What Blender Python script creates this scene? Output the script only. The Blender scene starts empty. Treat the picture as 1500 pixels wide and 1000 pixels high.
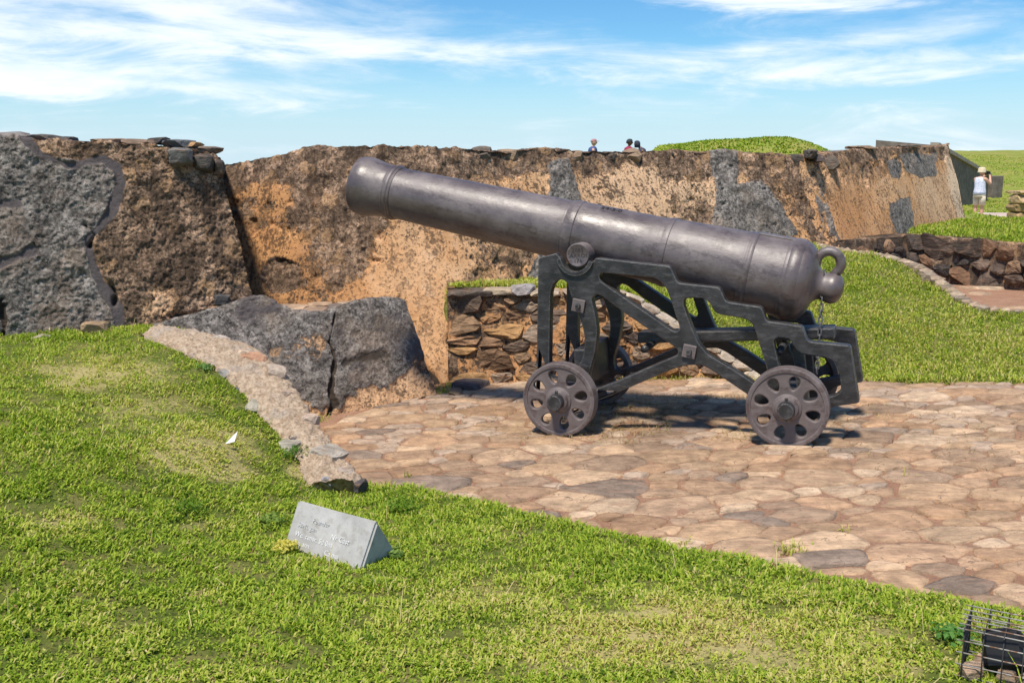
import bpy, bmesh, math, random
import numpy as np
from mathutils import Matrix, Vector

random.seed(7)
rng = np.random.default_rng(11)
scene = bpy.context.scene
COL = scene.collection

# ------------------------------------------------------------------ camera, sky, sun, exposure
F_PX, CAM_H, PITCH = 1500.0, 1.729, 0.172
cam_data = bpy.data.cameras.new('camera')
cam_data.sensor_width = 36.0
cam_data.lens = 36.0 * F_PX / 1500.0
cam_data.clip_start, cam_data.clip_end = 0.05, 6000
cam = bpy.data.objects.new('camera', cam_data)
COL.objects.link(cam)
cam.location = (0, 0, CAM_H)
cam.rotation_euler = (math.pi / 2 - PITCH, 0, 0)
scene.camera = cam

SUN_EL, SUN_AZ = math.radians(65), math.radians(-150)      # azimuth from +Y, positive towards +X
sun_dir = Vector((math.sin(SUN_AZ) * math.cos(SUN_EL), math.cos(SUN_AZ) * math.cos(SUN_EL), math.sin(SUN_EL)))
sl = bpy.data.lights.new('sun', 'SUN')
sl.energy, sl.angle, sl.color = 3.8, math.radians(7.0), (1.0, 0.91, 0.79)
sun = bpy.data.objects.new('sun', sl)
COL.objects.link(sun)
sun.rotation_euler = sun_dir.to_track_quat('Z', 'Y').to_euler()
sun.location = sun_dir * 50

world = bpy.data.worlds.new('World')
scene.world = world
world.use_nodes = True
wt = world.node_tree
wt.nodes.clear()


def wn(t, **k):
    n = wt.nodes.new(t)
    for a, v in k.items():
        setattr(n, a, v)
    return n


def wl(a, b):
    wt.links.new(a, b)


sky = wn('ShaderNodeTexSky', sky_type='NISHITA', sun_disc=False, sun_elevation=SUN_EL, sun_rotation=SUN_AZ,
         altitude=0, air_density=1.0, dust_density=0.0, ozone_density=1.0)
tc = wn('ShaderNodeTexCoord')
sep = wn('ShaderNodeSeparateXYZ')
wl(tc.outputs['Generated'], sep.inputs[0])


def wmath(op, a, b=None, c=None, clamp=False):
    n = wn('ShaderNodeMath', operation=op, use_clamp=clamp)
    for i, v in enumerate((a, b, c)):
        if v is None:
            continue
        if isinstance(v, (int, float)):
            n.inputs[i].default_value = v
        else:
            wl(v, n.inputs[i])
    return n.outputs[0]


def wnoise(scale, loc, sc, detail, rough, dist=0.0):
    m = wn('ShaderNodeMapping')
    m.inputs['Location'].default_value = loc
    m.inputs['Rotation'].default_value = (0, math.radians(-4), 0)
    m.inputs['Scale'].default_value = sc
    wl(tc.outputs['Generated'], m.inputs[0])
    n = wn('ShaderNodeTexNoise')
    n.inputs['Scale'].default_value = scale
    n.inputs['Detail'].default_value = detail
    n.inputs['Roughness'].default_value = rough
    n.inputs['Distortion'].default_value = dist
    wl(m.outputs[0], n.inputs['Vector'])
    return n.outputs['Fac']


def wramp(v, a, b):
    n = wn('ShaderNodeMapRange', interpolation_type='SMOOTHSTEP')
    n.inputs['From Min'].default_value, n.inputs['From Max'].default_value = a, b
    wl(v, n.inputs['Value'])
    return n.outputs[0]


band = wnoise(2.2, (3.1, 0.4, 1.35), (1.0, 1.0, 7.0), 3, 0.5)              # where the cloud sheets lie
wisp = wnoise(5.5, (0.7, 2.2, 0.3), (1.0, 1.0, 5.5), 10, 0.62, 0.55)       # their torn edges
puff = wnoise(16.0, (1.7, 5.2, 2.3), (1.0, 1.0, 3.2), 7, 0.6, 0.3)
s1 = wmath('ADD', wmath('MULTIPLY', band, 0.75), wmath('MULTIPLY', wisp, 0.62))
s2 = wmath('ADD', s1, wmath('MULTIPLY', puff, 0.16))
tanel = wmath('DIVIDE', sep.outputs['Z'], wmath('SQRT', wmath('ADD', wmath('MULTIPLY', sep.outputs['X'], sep.outputs['X']), wmath('MULTIPLY', sep.outputs['Y'], sep.outputs['Y']))))
azim = wmath('ARCTAN2', sep.outputs['X'], sep.outputs['Y'])
tw_ = wmath('ADD', tanel, wmath('MULTIPLY', wmath('SUBTRACT', wisp, 0.5), 0.05))


def cloud_bank(el0, slope, half, az0, az1, soft_, amt):
    d = wmath('DIVIDE', wmath('SUBTRACT', tw_, wmath('ADD', wmath('MULTIPLY', azim, slope), el0)), half)
    g = wmath('POWER', 2.718, wmath('MULTIPLY', wmath('MULTIPLY', d, d), -1.0))
    return wmath('MULTIPLY', wmath('MULTIPLY', wmath('MULTIPLY', g, wramp(azim, az0 - soft_, az0 + soft_)), wramp(azim, az1 + soft_, az1 - soft_)), amt)


s2 = wmath('SUBTRACT', s2, 0.06)
s2 = wmath('ADD', s2, cloud_bank(0.097, -0.05, 0.030, -1.2, 0.16, 0.14, 0.20))
s2 = wmath('ADD', s2, cloud_bank(0.150, 0.0, 0.030, -0.6, -0.15, 0.15, 0.09))
s2 = wmath('ADD', s2, cloud_bank(0.055, -0.03, 0.020, -0.9, -0.08, 0.12, 0.18))
s2 = wmath('ADD', s2, cloud_bank(0.150, 0.0, 0.014, 0.10, 0.33, 0.08, 0.16))
s2 = wmath('ADD', s2, cloud_bank(0.085, 0.02, 0.035, 0.22, 0.9, 0.12, 0.12))
cl = wramp(s2, 0.71, 0.97)
CLOUD = cl
ccol = wn('ShaderNodeMixRGB')
ccol.inputs[1].default_value = (6.4, 7.6, 8.5, 1)
ccol.inputs[2].default_value = (9.3, 9.6, 9.9, 1)
wl(cl, ccol.inputs[0])
mixc = wn('ShaderNodeMixRGB')
hazef = wmath('MULTIPLY', cl, 0.86)
wl(hazef, mixc.inputs[0])
hsv = wn('ShaderNodeHueSaturation')
hsv.inputs['Saturation'].default_value = 1.2
hsv.inputs['Value'].default_value = 1.0
wl(sky.outputs[0], hsv.inputs['Color'])
tint = wn('ShaderNodeMixRGB', blend_type='MULTIPLY')
tint.inputs[0].default_value = 1.0
tint.inputs[2].default_value = (0.56, 0.89, 1.13, 1)
wl(hsv.outputs[0], tint.inputs[1])
hz = wn('ShaderNodeMixRGB')
hz.inputs[2].default_value = (5.3, 6.8, 8.0, 1)
wl(wmath('MULTIPLY', wramp(wmath('ABSOLUTE', sep.outputs['Z']), 0.12, 0.0), 0.85), hz.inputs[0])
wl(tint.outputs[0], hz.inputs[1])
wl(hz.outputs[0], mixc.inputs[1])
wl(ccol.outputs[0], mixc.inputs[2])
bg = wn('ShaderNodeBackground')
bg.inputs['Strength'].default_value = 0.085
wl(mixc.outputs[0], bg.inputs['Color'])
wo = wn('ShaderNodeOutputWorld')
wl(bg.outputs[0], wo.inputs[0])

vs = scene.view_settings
vs.view_transform, vs.look, vs.gamma, vs.exposure = 'Standard', 'None', 1.0, 0.50
vs.use_curve_mapping = False
scene.cycles.use_denoising = True
scene.cycles.max_bounces = 6

# ------------------------------------------------------------------ numeric helpers
CP, SP = math.cos(PITCH), math.sin(PITCH)


def proj_px(P):
    """where a world point falls in the photograph (used only to read off the survey of the place)"""
    x, y, z = P[..., 0], P[..., 1], P[..., 2] - CAM_H
    d = np.maximum(y * CP - z * SP, 1e-3)
    return 750 + F_PX * x / d, 500 - F_PX * (z * CP + y * SP) / d


def ray(px, py):
    X, U = (px - 750) / F_PX, -(py - 500) / F_PX
    return np.array([X, CP + U * SP, -SP + U * CP])


def at_y(px, py, Y):
    d = ray(px, py)
    return np.array([0, 0, CAM_H]) + d * (Y / d[1])


def at_z(px, py, z):
    d = ray(px, py)
    return np.array([0, 0, CAM_H]) + d * ((z - CAM_H) / d[2])


def _hash(ix, iy, iz, seed):
    h = (ix.astype(np.uint32) * np.uint32(374761393) + iy.astype(np.uint32) * np.uint32(668265263)
         + iz.astype(np.uint32) * np.uint32(2147483647) + np.uint32(seed * 974711 + 13))
    h = (h ^ (h >> np.uint32(13))) * np.uint32(1274126177)
    h = (h ^ (h >> np.uint32(16))) * np.uint32(2246822519)
    h = h ^ (h >> np.uint32(13))
    return h.astype(np.float64) / 4294967295.0


def vnoise(P, seed=0):
    i = np.floor(P).astype(np.int64)
    f = P - i
    f = f * f * f * (f * (f * 6 - 15) + 10)
    r = 0
    for dx in (0, 1):
        for dy in (0, 1):
            for dz in (0, 1):
                w = (f[:, 0] if dx else 1 - f[:, 0]) * (f[:, 1] if dy else 1 - f[:, 1]) * (f[:, 2] if dz else 1 - f[:, 2])
                r = r + w * _hash(i[:, 0] + dx, i[:, 1] + dy, i[:, 2] + dz, seed)
    return r


def fbm(P, scale=1.0, octaves=4, seed=0, gain=0.5):
    """about 0 mean, range roughly -1..1"""
    P = np.asarray(P, float) * scale
    a, s, t = 1.0, 0, 0
    for o in range(octaves):
        s = s + a * (vnoise(P + 17.3 * o, seed + o) - 0.5) * 2
        t += a
        a *= gain
        P = P * 2.03
    return s / t


def p3(x, y, z=0.0):
    x = np.asarray(x, float)
    return np.stack([x, np.broadcast_to(y, x.shape), np.broadcast_to(z, x.shape)], -1)


def sstep(a, b, x):
    t = np.clip((x - a) / (b - a), 0, 1)
    return t * t * (3 - 2 * t)


def poly_sd(x, y, poly):
    """signed distance to a polygon, negative inside"""
    x, y = np.asarray(x, float), np.asarray(y, float)
    poly = np.asarray(poly, float)
    d = np.full(x.shape, 1e18)
    ins = np.zeros(x.shape, bool)
    n = len(poly)
    for i in range(n):
        ax, ay = poly[i]
        bx, by = poly[(i + 1) % n]
        ex, ey = bx - ax, by - ay
        wx, wy = x - ax, y - ay
        t = np.clip((wx * ex + wy * ey) / (ex * ex + ey * ey + 1e-12), 0, 1)
        d = np.minimum(d, (wx - ex * t) ** 2 + (wy - ey * t) ** 2)
        c = (ay > y) != (by > y)
        ins ^= c & (x < (bx - ax) * (y - ay) / (by - ay + 1e-15) + ax)
    return np.where(ins, -1, 1) * np.sqrt(d)


def line_d(x, y, pts):
    d = np.full(np.shape(x), 1e18)
    for (ax, ay), (bx, by) in zip(pts[:-1], pts[1:]):
        ex, ey = bx - ax, by - ay
        t = np.clip(((x - ax) * ex + (y - ay) * ey) / (ex * ex + ey * ey + 1e-12), 0, 1)
        d = np.minimum(d, (x - ax - ex * t) ** 2 + (y - ay - ey * t) ** 2)
    return np.sqrt(d)


class TPS:
    def __init__(self, pts, smooth=1e-3):
        p = np.asarray(pts, float)
        self.p = p[:, :2]
        n = len(p)
        K = self.k(self.p, self.p) + smooth * np.eye(n)
        Q = np.hstack([np.ones((n, 1)), self.p])
        A = np.block([[K, Q], [Q.T, np.zeros((3, 3))]])
        self.w = np.linalg.solve(A, np.concatenate([p[:, 2], np.zeros(3)]))

    @staticmethod
    def k(a, b):
        r2 = ((a[:, None, :] - b[None]) ** 2).sum(-1)
        return 0.5 * r2 * np.log(r2 + 1e-12)

    def __call__(self, x, y):
        q = np.stack([np.ravel(x), np.ravel(y)], 1).astype(float)
        n = len(self.p)
        out = np.empty(len(q))
        for i in range(0, len(q), 60000):
            s = q[i:i + 60000]
            out[i:i + 60000] = self.k(s, self.p) @ self.w[:n] + self.w[n] + s @ self.w[n + 1:]
        return out.reshape(np.shape(x))


# ------------------------------------------------------------------ object helpers
WM = {}


def tag(o, label=None, cat=None, group=None, kind=None):
    for k, v in (('label', label), ('category', cat), ('group', group), ('kind', kind)):
        if v:
            o[k] = v
    if cat in ('wall', 'block', 'edging', 'pier') and not kind:
        o['kind'] = 'thing'
    return o


def link(o, parent, M):
    COL.objects.link(o)
    WM[o] = M
    if parent is not None:
        o.parent = parent
        o.matrix_local = WM[parent].inverted() @ M
    else:
        o.matrix_world = M
    return o


def empty(name, loc, rot=None, parent=None):
    o = bpy.data.objects.new(name, None)
    o.empty_display_size = 0.1
    M = Matrix.Translation(Vector(loc))
    if rot is not None:
        M = M @ rot.to_4x4()
    return link(o, parent, M)


def np_mesh(name, V, Fs, smooth=True):
    """Fs: array of faces with a fixed corner count, or a list of such arrays"""
    me = bpy.data.meshes.new(name)
    V = np.ascontiguousarray(V, dtype=np.float32)
    if isinstance(Fs, np.ndarray):
        Fs = [Fs]
    me.vertices.add(len(V))
    me.vertices.foreach_set('co', V.ravel())
    loops = np.concatenate([f.ravel() for f in Fs]).astype(np.int32)
    starts, base = [], 0
    for f in Fs:
        starts.append(base + np.arange(len(f)) * f.shape[1])
        base += f.size
    starts = np.concatenate(starts).astype(np.int32)
    me.loops.add(len(loops))
    me.loops.foreach_set('vertex_index', loops)
    me.polygons.add(len(starts))
    me.polygons.foreach_set('loop_start', starts)
    me.polygons.foreach_set('use_smooth', np.full(len(starts), smooth, dtype=bool))
    me.update(calc_edges=True)
    me.validate()
    return me


def add(name, V, F, mat, parent=None, origin=None, smooth=True, attrs=None, frame=None):
    """one mesh object from world-space vertices (or vertices in `frame` if given)"""
    V = np.asarray(V, float)
    if frame is not None:
        M = frame
        Vl = V
    else:
        if origin is None:
            origin = WM[parent].translation if parent is not None else Vector((0, 0, 0))
        M = Matrix.Translation(Vector(origin))
        Vl = V - np.array(origin)
    if isinstance(F, np.ndarray) or (isinstance(F, list) and F and isinstance(F[0], np.ndarray)):
        me = np_mesh(name, Vl, F, smooth)
    else:
        me = bpy.data.meshes.new(name)
        me.from_pydata([tuple(v) for v in Vl], [], F)
        me.polygons.foreach_set('use_smooth', [smooth] * len(me.polygons))
        me.update()
    if attrs:
        for k, v in attrs.items():
            v = np.asarray(v, dtype=np.float32)
            if v.ndim == 2:
                at = me.attributes.new(k, 'FLOAT_COLOR', 'POINT')
                at.data.foreach_set('color', v.ravel())
            else:
                at = me.attributes.new(k, 'FLOAT', 'POINT')
                at.data.foreach_set('value', v)
    if mat is not None:
        me.materials.append(mat)
    o = bpy.data.objects.new(name, me)
    return link(o, parent, M)


def bm_add(name, bm, mat, parent=None, frame=None, smooth=False, angle=None):
    me = bpy.data.meshes.new(name)
    bmesh.ops.recalc_face_normals(bm, faces=bm.faces[:])
    for f in bm.faces:
        f.smooth = smooth
    bm.to_mesh(me)
    bm.free()
    if angle is not None:
        me.set_sharp_from_angle(angle=math.radians(angle))
    if mat is not None:
        me.materials.append(mat)
    o = bpy.data.objects.new(name, me)
    M = frame if frame is not None else (WM[parent] if parent is not None else Matrix())
    return link(o, parent, M)


def grid_faces(nu, nv, wrap_u=False):
    """vertex index = j*nu+i"""
    iu = np.arange(nu if wrap_u else nu - 1)
    j = np.arange(nv - 1)
    I, J = np.meshgrid(iu, j)
    I2 = (I + 1) % nu
    return np.stack([J * nu + I, J * nu + I2, (J + 1) * nu + I2, (J + 1) * nu + I], -1).reshape(-1, 4)


def bm_box(bm, sx, sy, sz, M=Matrix(), bevel=0.0, seg=2):
    r = bmesh.ops.create_cube(bm, size=1.0, matrix=M @ Matrix.Diagonal((sx, sy, sz, 1)))
    if bevel:
        es = list({e for v in r['verts'] for e in v.link_edges})
        bmesh.ops.bevel(bm, geom=es, offset=bevel, segments=seg, affect='EDGES', profile=0.5)


def tube(pts, r, n=8, closed=False):
    """tube along a polyline; r scalar or list. returns V, F (lists)"""
    pts = [Vector(p) for p in pts]
    m = len(pts)
    rs = r if hasattr(r, '__len__') else [r] * m
    V, F = [], []
    up = None
    for i, p in enumerate(pts):
        if closed:
            t = pts[(i + 1) % m] - pts[i - 1]
        else:
            t = pts[min(i + 1, m - 1)] - pts[max(i - 1, 0)]
        t.normalize()
        if up is None:
            up = Vector((0, 0, 1)) if abs(t.z) < 0.9 else Vector((1, 0, 0))
        up = (up - t * up.dot(t)).normalized()
        sd = t.cross(up)
        for k in range(n):
            a = 2 * math.pi * k / n
            V.append(tuple(p + (up * math.cos(a) + sd * math.sin(a)) * rs[i]))
    mm = m if closed else m - 1
    for i in range(mm):
        for k in range(n):
            a, b = i * n + k, i * n + (k + 1) % n
            c, d = ((i + 1) % m) * n + (k + 1) % n, ((i + 1) % m) * n + k
            F.append((a, b, c, d))
    if not closed:
        F.append(tuple(range(n))[::-1])
        F.append(tuple((m - 1) * n + k for k in range(n)))
    return V, F


def lathe(prof, n=48):
    """prof: list of (t, r) along +X; returns V, F arrays"""
    t = np.array([p[0] for p in prof])
    r = np.array([p[1] for p in prof])
    a = np.linspace(0, 2 * np.pi, n, endpoint=False)
    V = np.stack([np.repeat(t, n), np.outer(r, np.cos(a)).ravel(), np.outer(r, np.sin(a)).ravel()], 1)
    return V, grid_faces(n, len(prof), True)


def fillet(pts, r, n=4):
    out = []
    m = len(pts)
    for i in range(m):
        p0, p1, p2 = (np.array(pts[(i + k) % m], float) for k in (-1, 0, 1))
        d0, d1 = p0 - p1, p2 - p1
        l0, l1 = np.linalg.norm(d0), np.linalg.norm(d1)
        rr = r[i] if hasattr(r, '__len__') else r
        q = min(rr, l0 * 0.45, l1 * 0.45)
        a, b = p1 + d0 / l0 * q, p1 + d1 / l1 * q
        for k in range(n + 1):
            t = k / n
            out.append(tuple((1 - t) ** 2 * a + 2 * t * (1 - t) * p1 + t * t * b))
    return out


def plate_mesh(name, loops, extrude, bevel, bres=1):
    """flat plate with holes: filled 2D curve, rounded edges; lies in XY, thickness along Z"""
    cu = bpy.data.curves.new(name, 'CURVE')
    cu.dimensions = '2D'
    cu.fill_mode = 'BOTH'
    cu.extrude = max(extrude - bevel, 0.0005)
    cu.bevel_depth = bevel
    cu.bevel_resolution = bres
    cu.offset = -bevel
    for lp in loops:
        s = cu.splines.new('POLY')
        s.points.add(len(lp) - 1)
        for q, p in zip(s.points, lp):
            q.co = (p[0], p[1], 0, 1)
        s.use_cyclic_u = True
    o = bpy.data.objects.new(name, cu)
    COL.objects.link(o)
    dg = bpy.context.evaluated_depsgraph_get()
    me = bpy.data.meshes.new_from_object(o.evaluated_get(dg))
    COL.objects.unlink(o)
    bpy.data.objects.remove(o)
    me.name = name
    return me


def mesh_obj(name, me, mat, parent, frame, angle=35):
    me.materials.clear()
    me.materials.append(mat)
    me.polygons.foreach_set('use_smooth', [True] * len(me.polygons))
    me.set_sharp_from_angle(angle=math.radians(angle))
    o = bpy.data.objects.new(name, me)
    return link(o, parent, frame)


# ------------------------------------------------------------------ material helpers
class Mat:
    def __init__(self, name, rough=0.9, spec=0.3):
        self.m = bpy.data.materials.new(name)
        self.m.use_nodes = True
        self.t = self.m.node_tree
        self.b = self.t.nodes['Principled BSDF']
        self.b.inputs['Roughness'].default_value = rough
        self.b.inputs['Specular IOR Level'].default_value = spec
        self.out = self.t.nodes['Material Output']
        self._tc = None

    def n(self, t, **k):
        n = self.t.nodes.new(t)
        for a, v in k.items():
            setattr(n, a, v)
        return n

    def l(self, a, b):
        self.t.links.new(a, b)

    def setin(self, sock, v):
        if isinstance(v, (int, float)):
            sock.default_value = v
        elif isinstance(v, tuple):
            sock.default_value = v if len(v) == 4 else (*v, 1)
        else:
            self.l(v, sock)

    def coord(self, kind='Object'):
        if self._tc is None:
            self._tc = self.n('ShaderNodeTexCoord')
        return self._tc.outputs[kind]

    def pos(self):
        return self.n('ShaderNodeNewGeometry').outputs['Position']

    def noise(self, scale, detail=5, rough=0.6, vec=None, dist=0.0, sc=None, loc=None):
        n = self.n('ShaderNodeTexNoise')
        n.inputs['Scale'].default_value = scale
        n.inputs['Detail'].default_value = detail
        n.inputs['Roughness'].default_value = rough
        n.inputs['Distortion'].default_value = dist
        v = vec if vec is not None else self.pos()
        if sc or loc:
            m = self.n('ShaderNodeMapping')
            if sc:
                m.inputs['Scale'].default_value = sc
            if loc:
                m.inputs['Location'].default_value = loc
            self.l(v, m.inputs[0])
            v = m.outputs[0]
        self.l(v, n.inputs['Vector'])
        return n.outputs['Fac']

    def voro(self, scale, feature='F1', vec=None, out='Distance', rnd=1.0):
        n = self.n('ShaderNodeTexVoronoi', feature=feature)
        n.inputs['Scale'].default_value = scale
        n.inputs['Randomness'].default_value = rnd
        self.l(vec if vec is not None else self.pos(), n.inputs['Vector'])
        return n.outputs[out]

    def ramp(self, v, a, b, lo=0.0, hi=1.0, smooth=True):
        n = self.n('ShaderNodeMapRange', interpolation_type='SMOOTHSTEP' if smooth else 'LINEAR')
        for i, x in zip(('From Min', 'From Max', 'To Min', 'To Max'), (a, b, lo, hi)):
            n.inputs[i].default_value = x
        self.l(v, n.inputs['Value'])
        return n.outputs[0]

    def math(self, op, a, b=0.0, clamp=False):
        n = self.n('ShaderNodeMath', operation=op, use_clamp=clamp)
        self.setin(n.inputs[0], a)
        self.setin(n.inputs[1], b)
        return n.outputs[0]

    def mix(self, f, a, b, mode='MIX'):
        n = self.n('ShaderNodeMixRGB', blend_type=mode)
        self.setin(n.inputs[0], f)
        self.setin(n.inputs[1], a)
        self.setin(n.inputs[2], b)
        return n.outputs[0]

    def attr(self, name, out='Fac'):
        n = self.n('ShaderNodeAttribute', attribute_name=name)
        return n.outputs[out]

    def bump(self, h, strength=0.5, dist=0.01, prev=None):
        n = self.n('ShaderNodeBump')
        n.inputs['Strength'].default_value = strength
        n.inputs['Distance'].default_value = dist
        self.l(h, n.inputs['Height'])
        if prev is not None:
            self.l(prev, n.inputs['Normal'])
        return n.outputs[0]

    def done(self, color, normal=None, rough=None):
        self.setin(self.b.inputs['Base Color'], color)
        if normal is not None:
            self.l(normal, self.b.inputs['Normal'])
        if rough is not None:
            self.setin(self.b.inputs['Roughness'], rough)
        return self.m


def lin(r, g, b):
    def c(v):
        v /= 255
        return v / 12.92 if v <= 0.04045 else ((v + 0.055) / 1.055) ** 2.4
    return (c(r), c(g), c(b))


def masonry_mat():
    """weathered rampart: orange lime plaster, brown bare rubble, grey cement repairs, dark smears; where each lies comes from the
    surface attributes, torn by noise"""
    m = Mat('weathered_rampart', 0.95, 0.15)
    p = m.pos()
    fine = m.noise(26, 8, 0.72, p)
    mid = m.noise(7, 6, 0.65, p)
    big = m.noise(1.6, 4, 0.6, p)
    grit = m.noise(75, 5, 0.7, p)
    streak = m.noise(5, 6, 0.65, p, sc=(1.6, 1.6, 0.35))
    pits = m.noise(48, 4, 0.6, p, dist=0.6)
    # plaster
    pl = m.mix(m.ramp(big, 0.35, 0.68), (0.67, 0.405, 0.215), (0.58, 0.305, 0.135))
    pl = m.mix(m.math('MULTIPLY', m.ramp(mid, 0.5, 0.75), 0.55), pl, (0.72, 0.50, 0.33))
    pl = m.mix(m.attr('deep'), pl, m.mix(m.ramp(mid, 0.35, 0.7), (0.56, 0.29, 0.115), (0.43, 0.19, 0.07)))
    pl = m.mix(m.attr('pale'), pl, m.mix(mid, (0.70, 0.56, 0.40), (0.62, 0.42, 0.26)))
    # bare rubble core
    br = m.mix(m.ramp(fine, 0.40, 0.60), (0.085, 0.055, 0.037), (0.47, 0.315, 0.205))
    br = m.mix(m.math('MULTIPLY', m.ramp(grit, 0.55, 0.68), 0.6), br, (0.58, 0.43, 0.30))
    br = m.mix(m.math('MULTIPLY', m.ramp(mid, 0.5, 0.7), 0.55), br, (0.50, 0.31, 0.19))
    br = m.mix(m.math('MULTIPLY', m.ramp(streak, 0.54, 0.72), 0.7), br, (0.055, 0.038, 0.028))
    wv = m.n('ShaderNodeVectorMath', operation='ADD')
    sv = m.n('ShaderNodeVectorMath', operation='SCALE')
    nc = m.n('ShaderNodeTexNoise')
    nc.inputs['Scale'].default_value = 9
    m.l(p, nc.inputs['Vector'])
    m.l(nc.outputs['Color'], sv.inputs[0])
    sv.inputs['Scale'].default_value = 0.09
    m.l(p, wv.inputs[0])
    m.l(sv.outputs[0], wv.inputs[1])
    cellv = m.n('ShaderNodeTexVoronoi')
    cellv.inputs['Scale'].default_value = 8.5
    m.l(wv.outputs[0], cellv.inputs['Vector'])
    cs = m.n('ShaderNodeSeparateColor')
    m.l(cellv.outputs['Color'], cs.inputs[0])
    edged = m.voro(8.5, 'DISTANCE_TO_EDGE', wv.outputs[0])
    tone = m.ramp(cs.outputs[0], 0.0, 1.0, 0.55, 1.5, False)
    tv = m.n('ShaderNodeVectorMath', operation='SCALE')
    m.l(br, tv.inputs[0])
    m.l(tone, tv.inputs['Scale'])
    br = tv.outputs[0]
    br = m.mix(m.math('MULTIPLY', m.ramp(edged, 0.07, 0.0), 0.55), br, (0.05, 0.034, 0.024))
    br = m.mix(m.math('MULTIPLY', m.ramp(cs.outputs[1], 0.78, 0.86), 0.5), br, (0.50, 0.30, 0.15))
    # grey cement with coral lumps
    gr = m.mix(m.ramp(fine, 0.36, 0.64), (0.072, 0.063, 0.055), (0.31, 0.278, 0.245))
    gr = m.mix(m.math('MULTIPLY', m.ramp(grit, 0.54, 0.66), 0.65), gr, (0.50, 0.465, 0.42))
    gr = m.mix(m.math('MULTIPLY', m.ramp(mid, 0.5, 0.7), 0.6), gr, (0.065, 0.056, 0.05))
    gr = m.mix(m.math('MULTIPLY', m.ramp(big, 0.47, 0.66), 0.5), gr, (0.25, 0.18, 0.125))
    gr = m.mix(m.math('MULTIPLY', m.ramp(pits, 0.57, 0.66), 0.8), gr, (0.03, 0.026, 0.024))
    gv = m.n('ShaderNodeVectorMath', operation='SCALE')
    m.l(gr, gv.inputs[0])
    m.l(m.ramp(cs.outputs[2], 0.0, 1.0, 0.72, 1.32, False), gv.inputs['Scale'])
    gr = gv.outputs[0]
    smear = m.mix(fine, (0.07, 0.058, 0.058), (0.17, 0.145, 0.14))
    dk = m.mix(fine, (0.025, 0.019, 0.015), (0.11, 0.085, 0.065))
    torn = m.math('ADD', m.math('MULTIPLY', m.math('SUBTRACT', fine, 0.5), 1.3), m.math('MULTIPLY', m.math('SUBTRACT', streak, 0.5), 1.0))
    torn = m.math('ADD', torn, m.math('MULTIPLY', m.math('SUBTRACT', mid, 0.5), 0.9))
    pm = m.ramp(m.math('ADD', m.attr('plaster'), m.math('MULTIPLY', torn, 1.1)), 0.45, 0.54)
    gm = m.ramp(m.math('ADD', m.attr('grey'), m.math('MULTIPLY', torn, 1.0)), 0.40, 0.58)
    c = m.mix(pm, br, pl)
    # black lichen runs on the plaster
    run = m.math('MULTIPLY', m.ramp(m.math('ADD', streak, m.math('MULTIPLY', m.math('SUBTRACT', fine, 0.5), 1.4)), 0.505, 0.63), 0.85)
    run = m.math('MULTIPLY', run, m.attr('lichen'))
    c = m.mix(run, c, (0.045, 0.033, 0.025))
    c = m.mix(m.math('MULTIPLY', m.ramp(pits, 0.555, 0.64), 0.8), c, (0.09, 0.056, 0.036))
    c = m.mix(gm, c, gr)
    c = m.mix(m.ramp(m.math('ADD', m.attr('smear'), m.math('MULTIPLY', torn, 0.55)), 0.42, 0.62), c, smear)
    c = m.mix(m.ramp(m.math('ADD', m.attr('dark'), m.math('MULTIPLY', torn, 0.4)), 0.4, 0.65), c, dk)
    c = m.mix(m.math('MULTIPLY', m.ramp(grit, 0.3, 0.42, 1, 0), 0.5), c, (0.03, 0.022, 0.018))
    rough_amt = m.math('SUBTRACT', 1.0, m.math('MULTIPLY', m.math('MULTIPLY', pm, m.math('SUBTRACT', 1.0, gm)), 0.7))
    n1 = m.bump(m.math('MULTIPLY', fine, rough_amt), 0.8, 0.03)
    n2 = m.bump(grit, 0.5, 0.008, n1)
    return m.done(c, n2)


def stone_mat(name, dust=(0.46, 0.25, 0.16), dust_amt=0.5, scale=1.0, bump=0.6):
    """stones take their own tint from the object colour"""
    m = Mat(name, 0.93, 0.2)
    oi = m.n('ShaderNodeObjectInfo')
    p = m.pos()
    a = m.noise(9 * scale, 7, 0.66, p)
    g = m.noise(60 * scale, 5, 0.7, p)
    lay = m.noise(14 * scale, 6, 0.6, p, sc=(0.5, 1.6, 2.5))
    c = m.mix(m.ramp(a, 0.3, 0.7), m.mix(1.0, oi.outputs['Color'], (0.62, 0.6, 0.58), 'MULTIPLY'), m.mix(1.0, oi.outputs['Color'], (1.22, 1.18, 1.12), 'MULTIPLY'))
    c = m.mix(m.math('MULTIPLY', m.ramp(lay, 0.52, 0.7), dust_amt), c, dust)
    c = m.mix(m.math('MULTIPLY', m.ramp(g, 0.58, 0.75), 0.35), c, (0.06, 0.05, 0.045))
    crk = m.voro(5.5 * scale, 'DISTANCE_TO_EDGE', m.mix(0.12, p, m.n('ShaderNodeTexNoise').outputs['Color']))
    c = m.mix(m.math('MULTIPLY', m.math('MULTIPLY', m.ramp(crk, 0.022, 0.0), m.ramp(a, 0.45, 0.6)), 0.75), c, (0.07, 0.05, 0.04))
    nb = m.bump(m.math('ADD', a, m.math('MULTIPLY', lay, 0.8)), bump, 0.03)
    nb = m.bump(g, 0.45, 0.006, nb)
    return m.done(c, nb)


def ground_mat(name, c1, c2, c3, scale=1.0, bump=0.5):
    m = Mat(name, 0.96, 0.1)
    p = m.pos()
    a = m.noise(3 * scale, 7, 0.65, p)
    g = m.noise(35 * scale, 6, 0.7, p)
    c = m.mix(m.ramp(a, 0.35, 0.65), c1, c2)
    c = m.mix(m.math('MULTIPLY', m.ramp(g, 0.45, 0.7), 0.6), c, c3)
    return m.done(c, m.bump(g, bump, 0.02))


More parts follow.
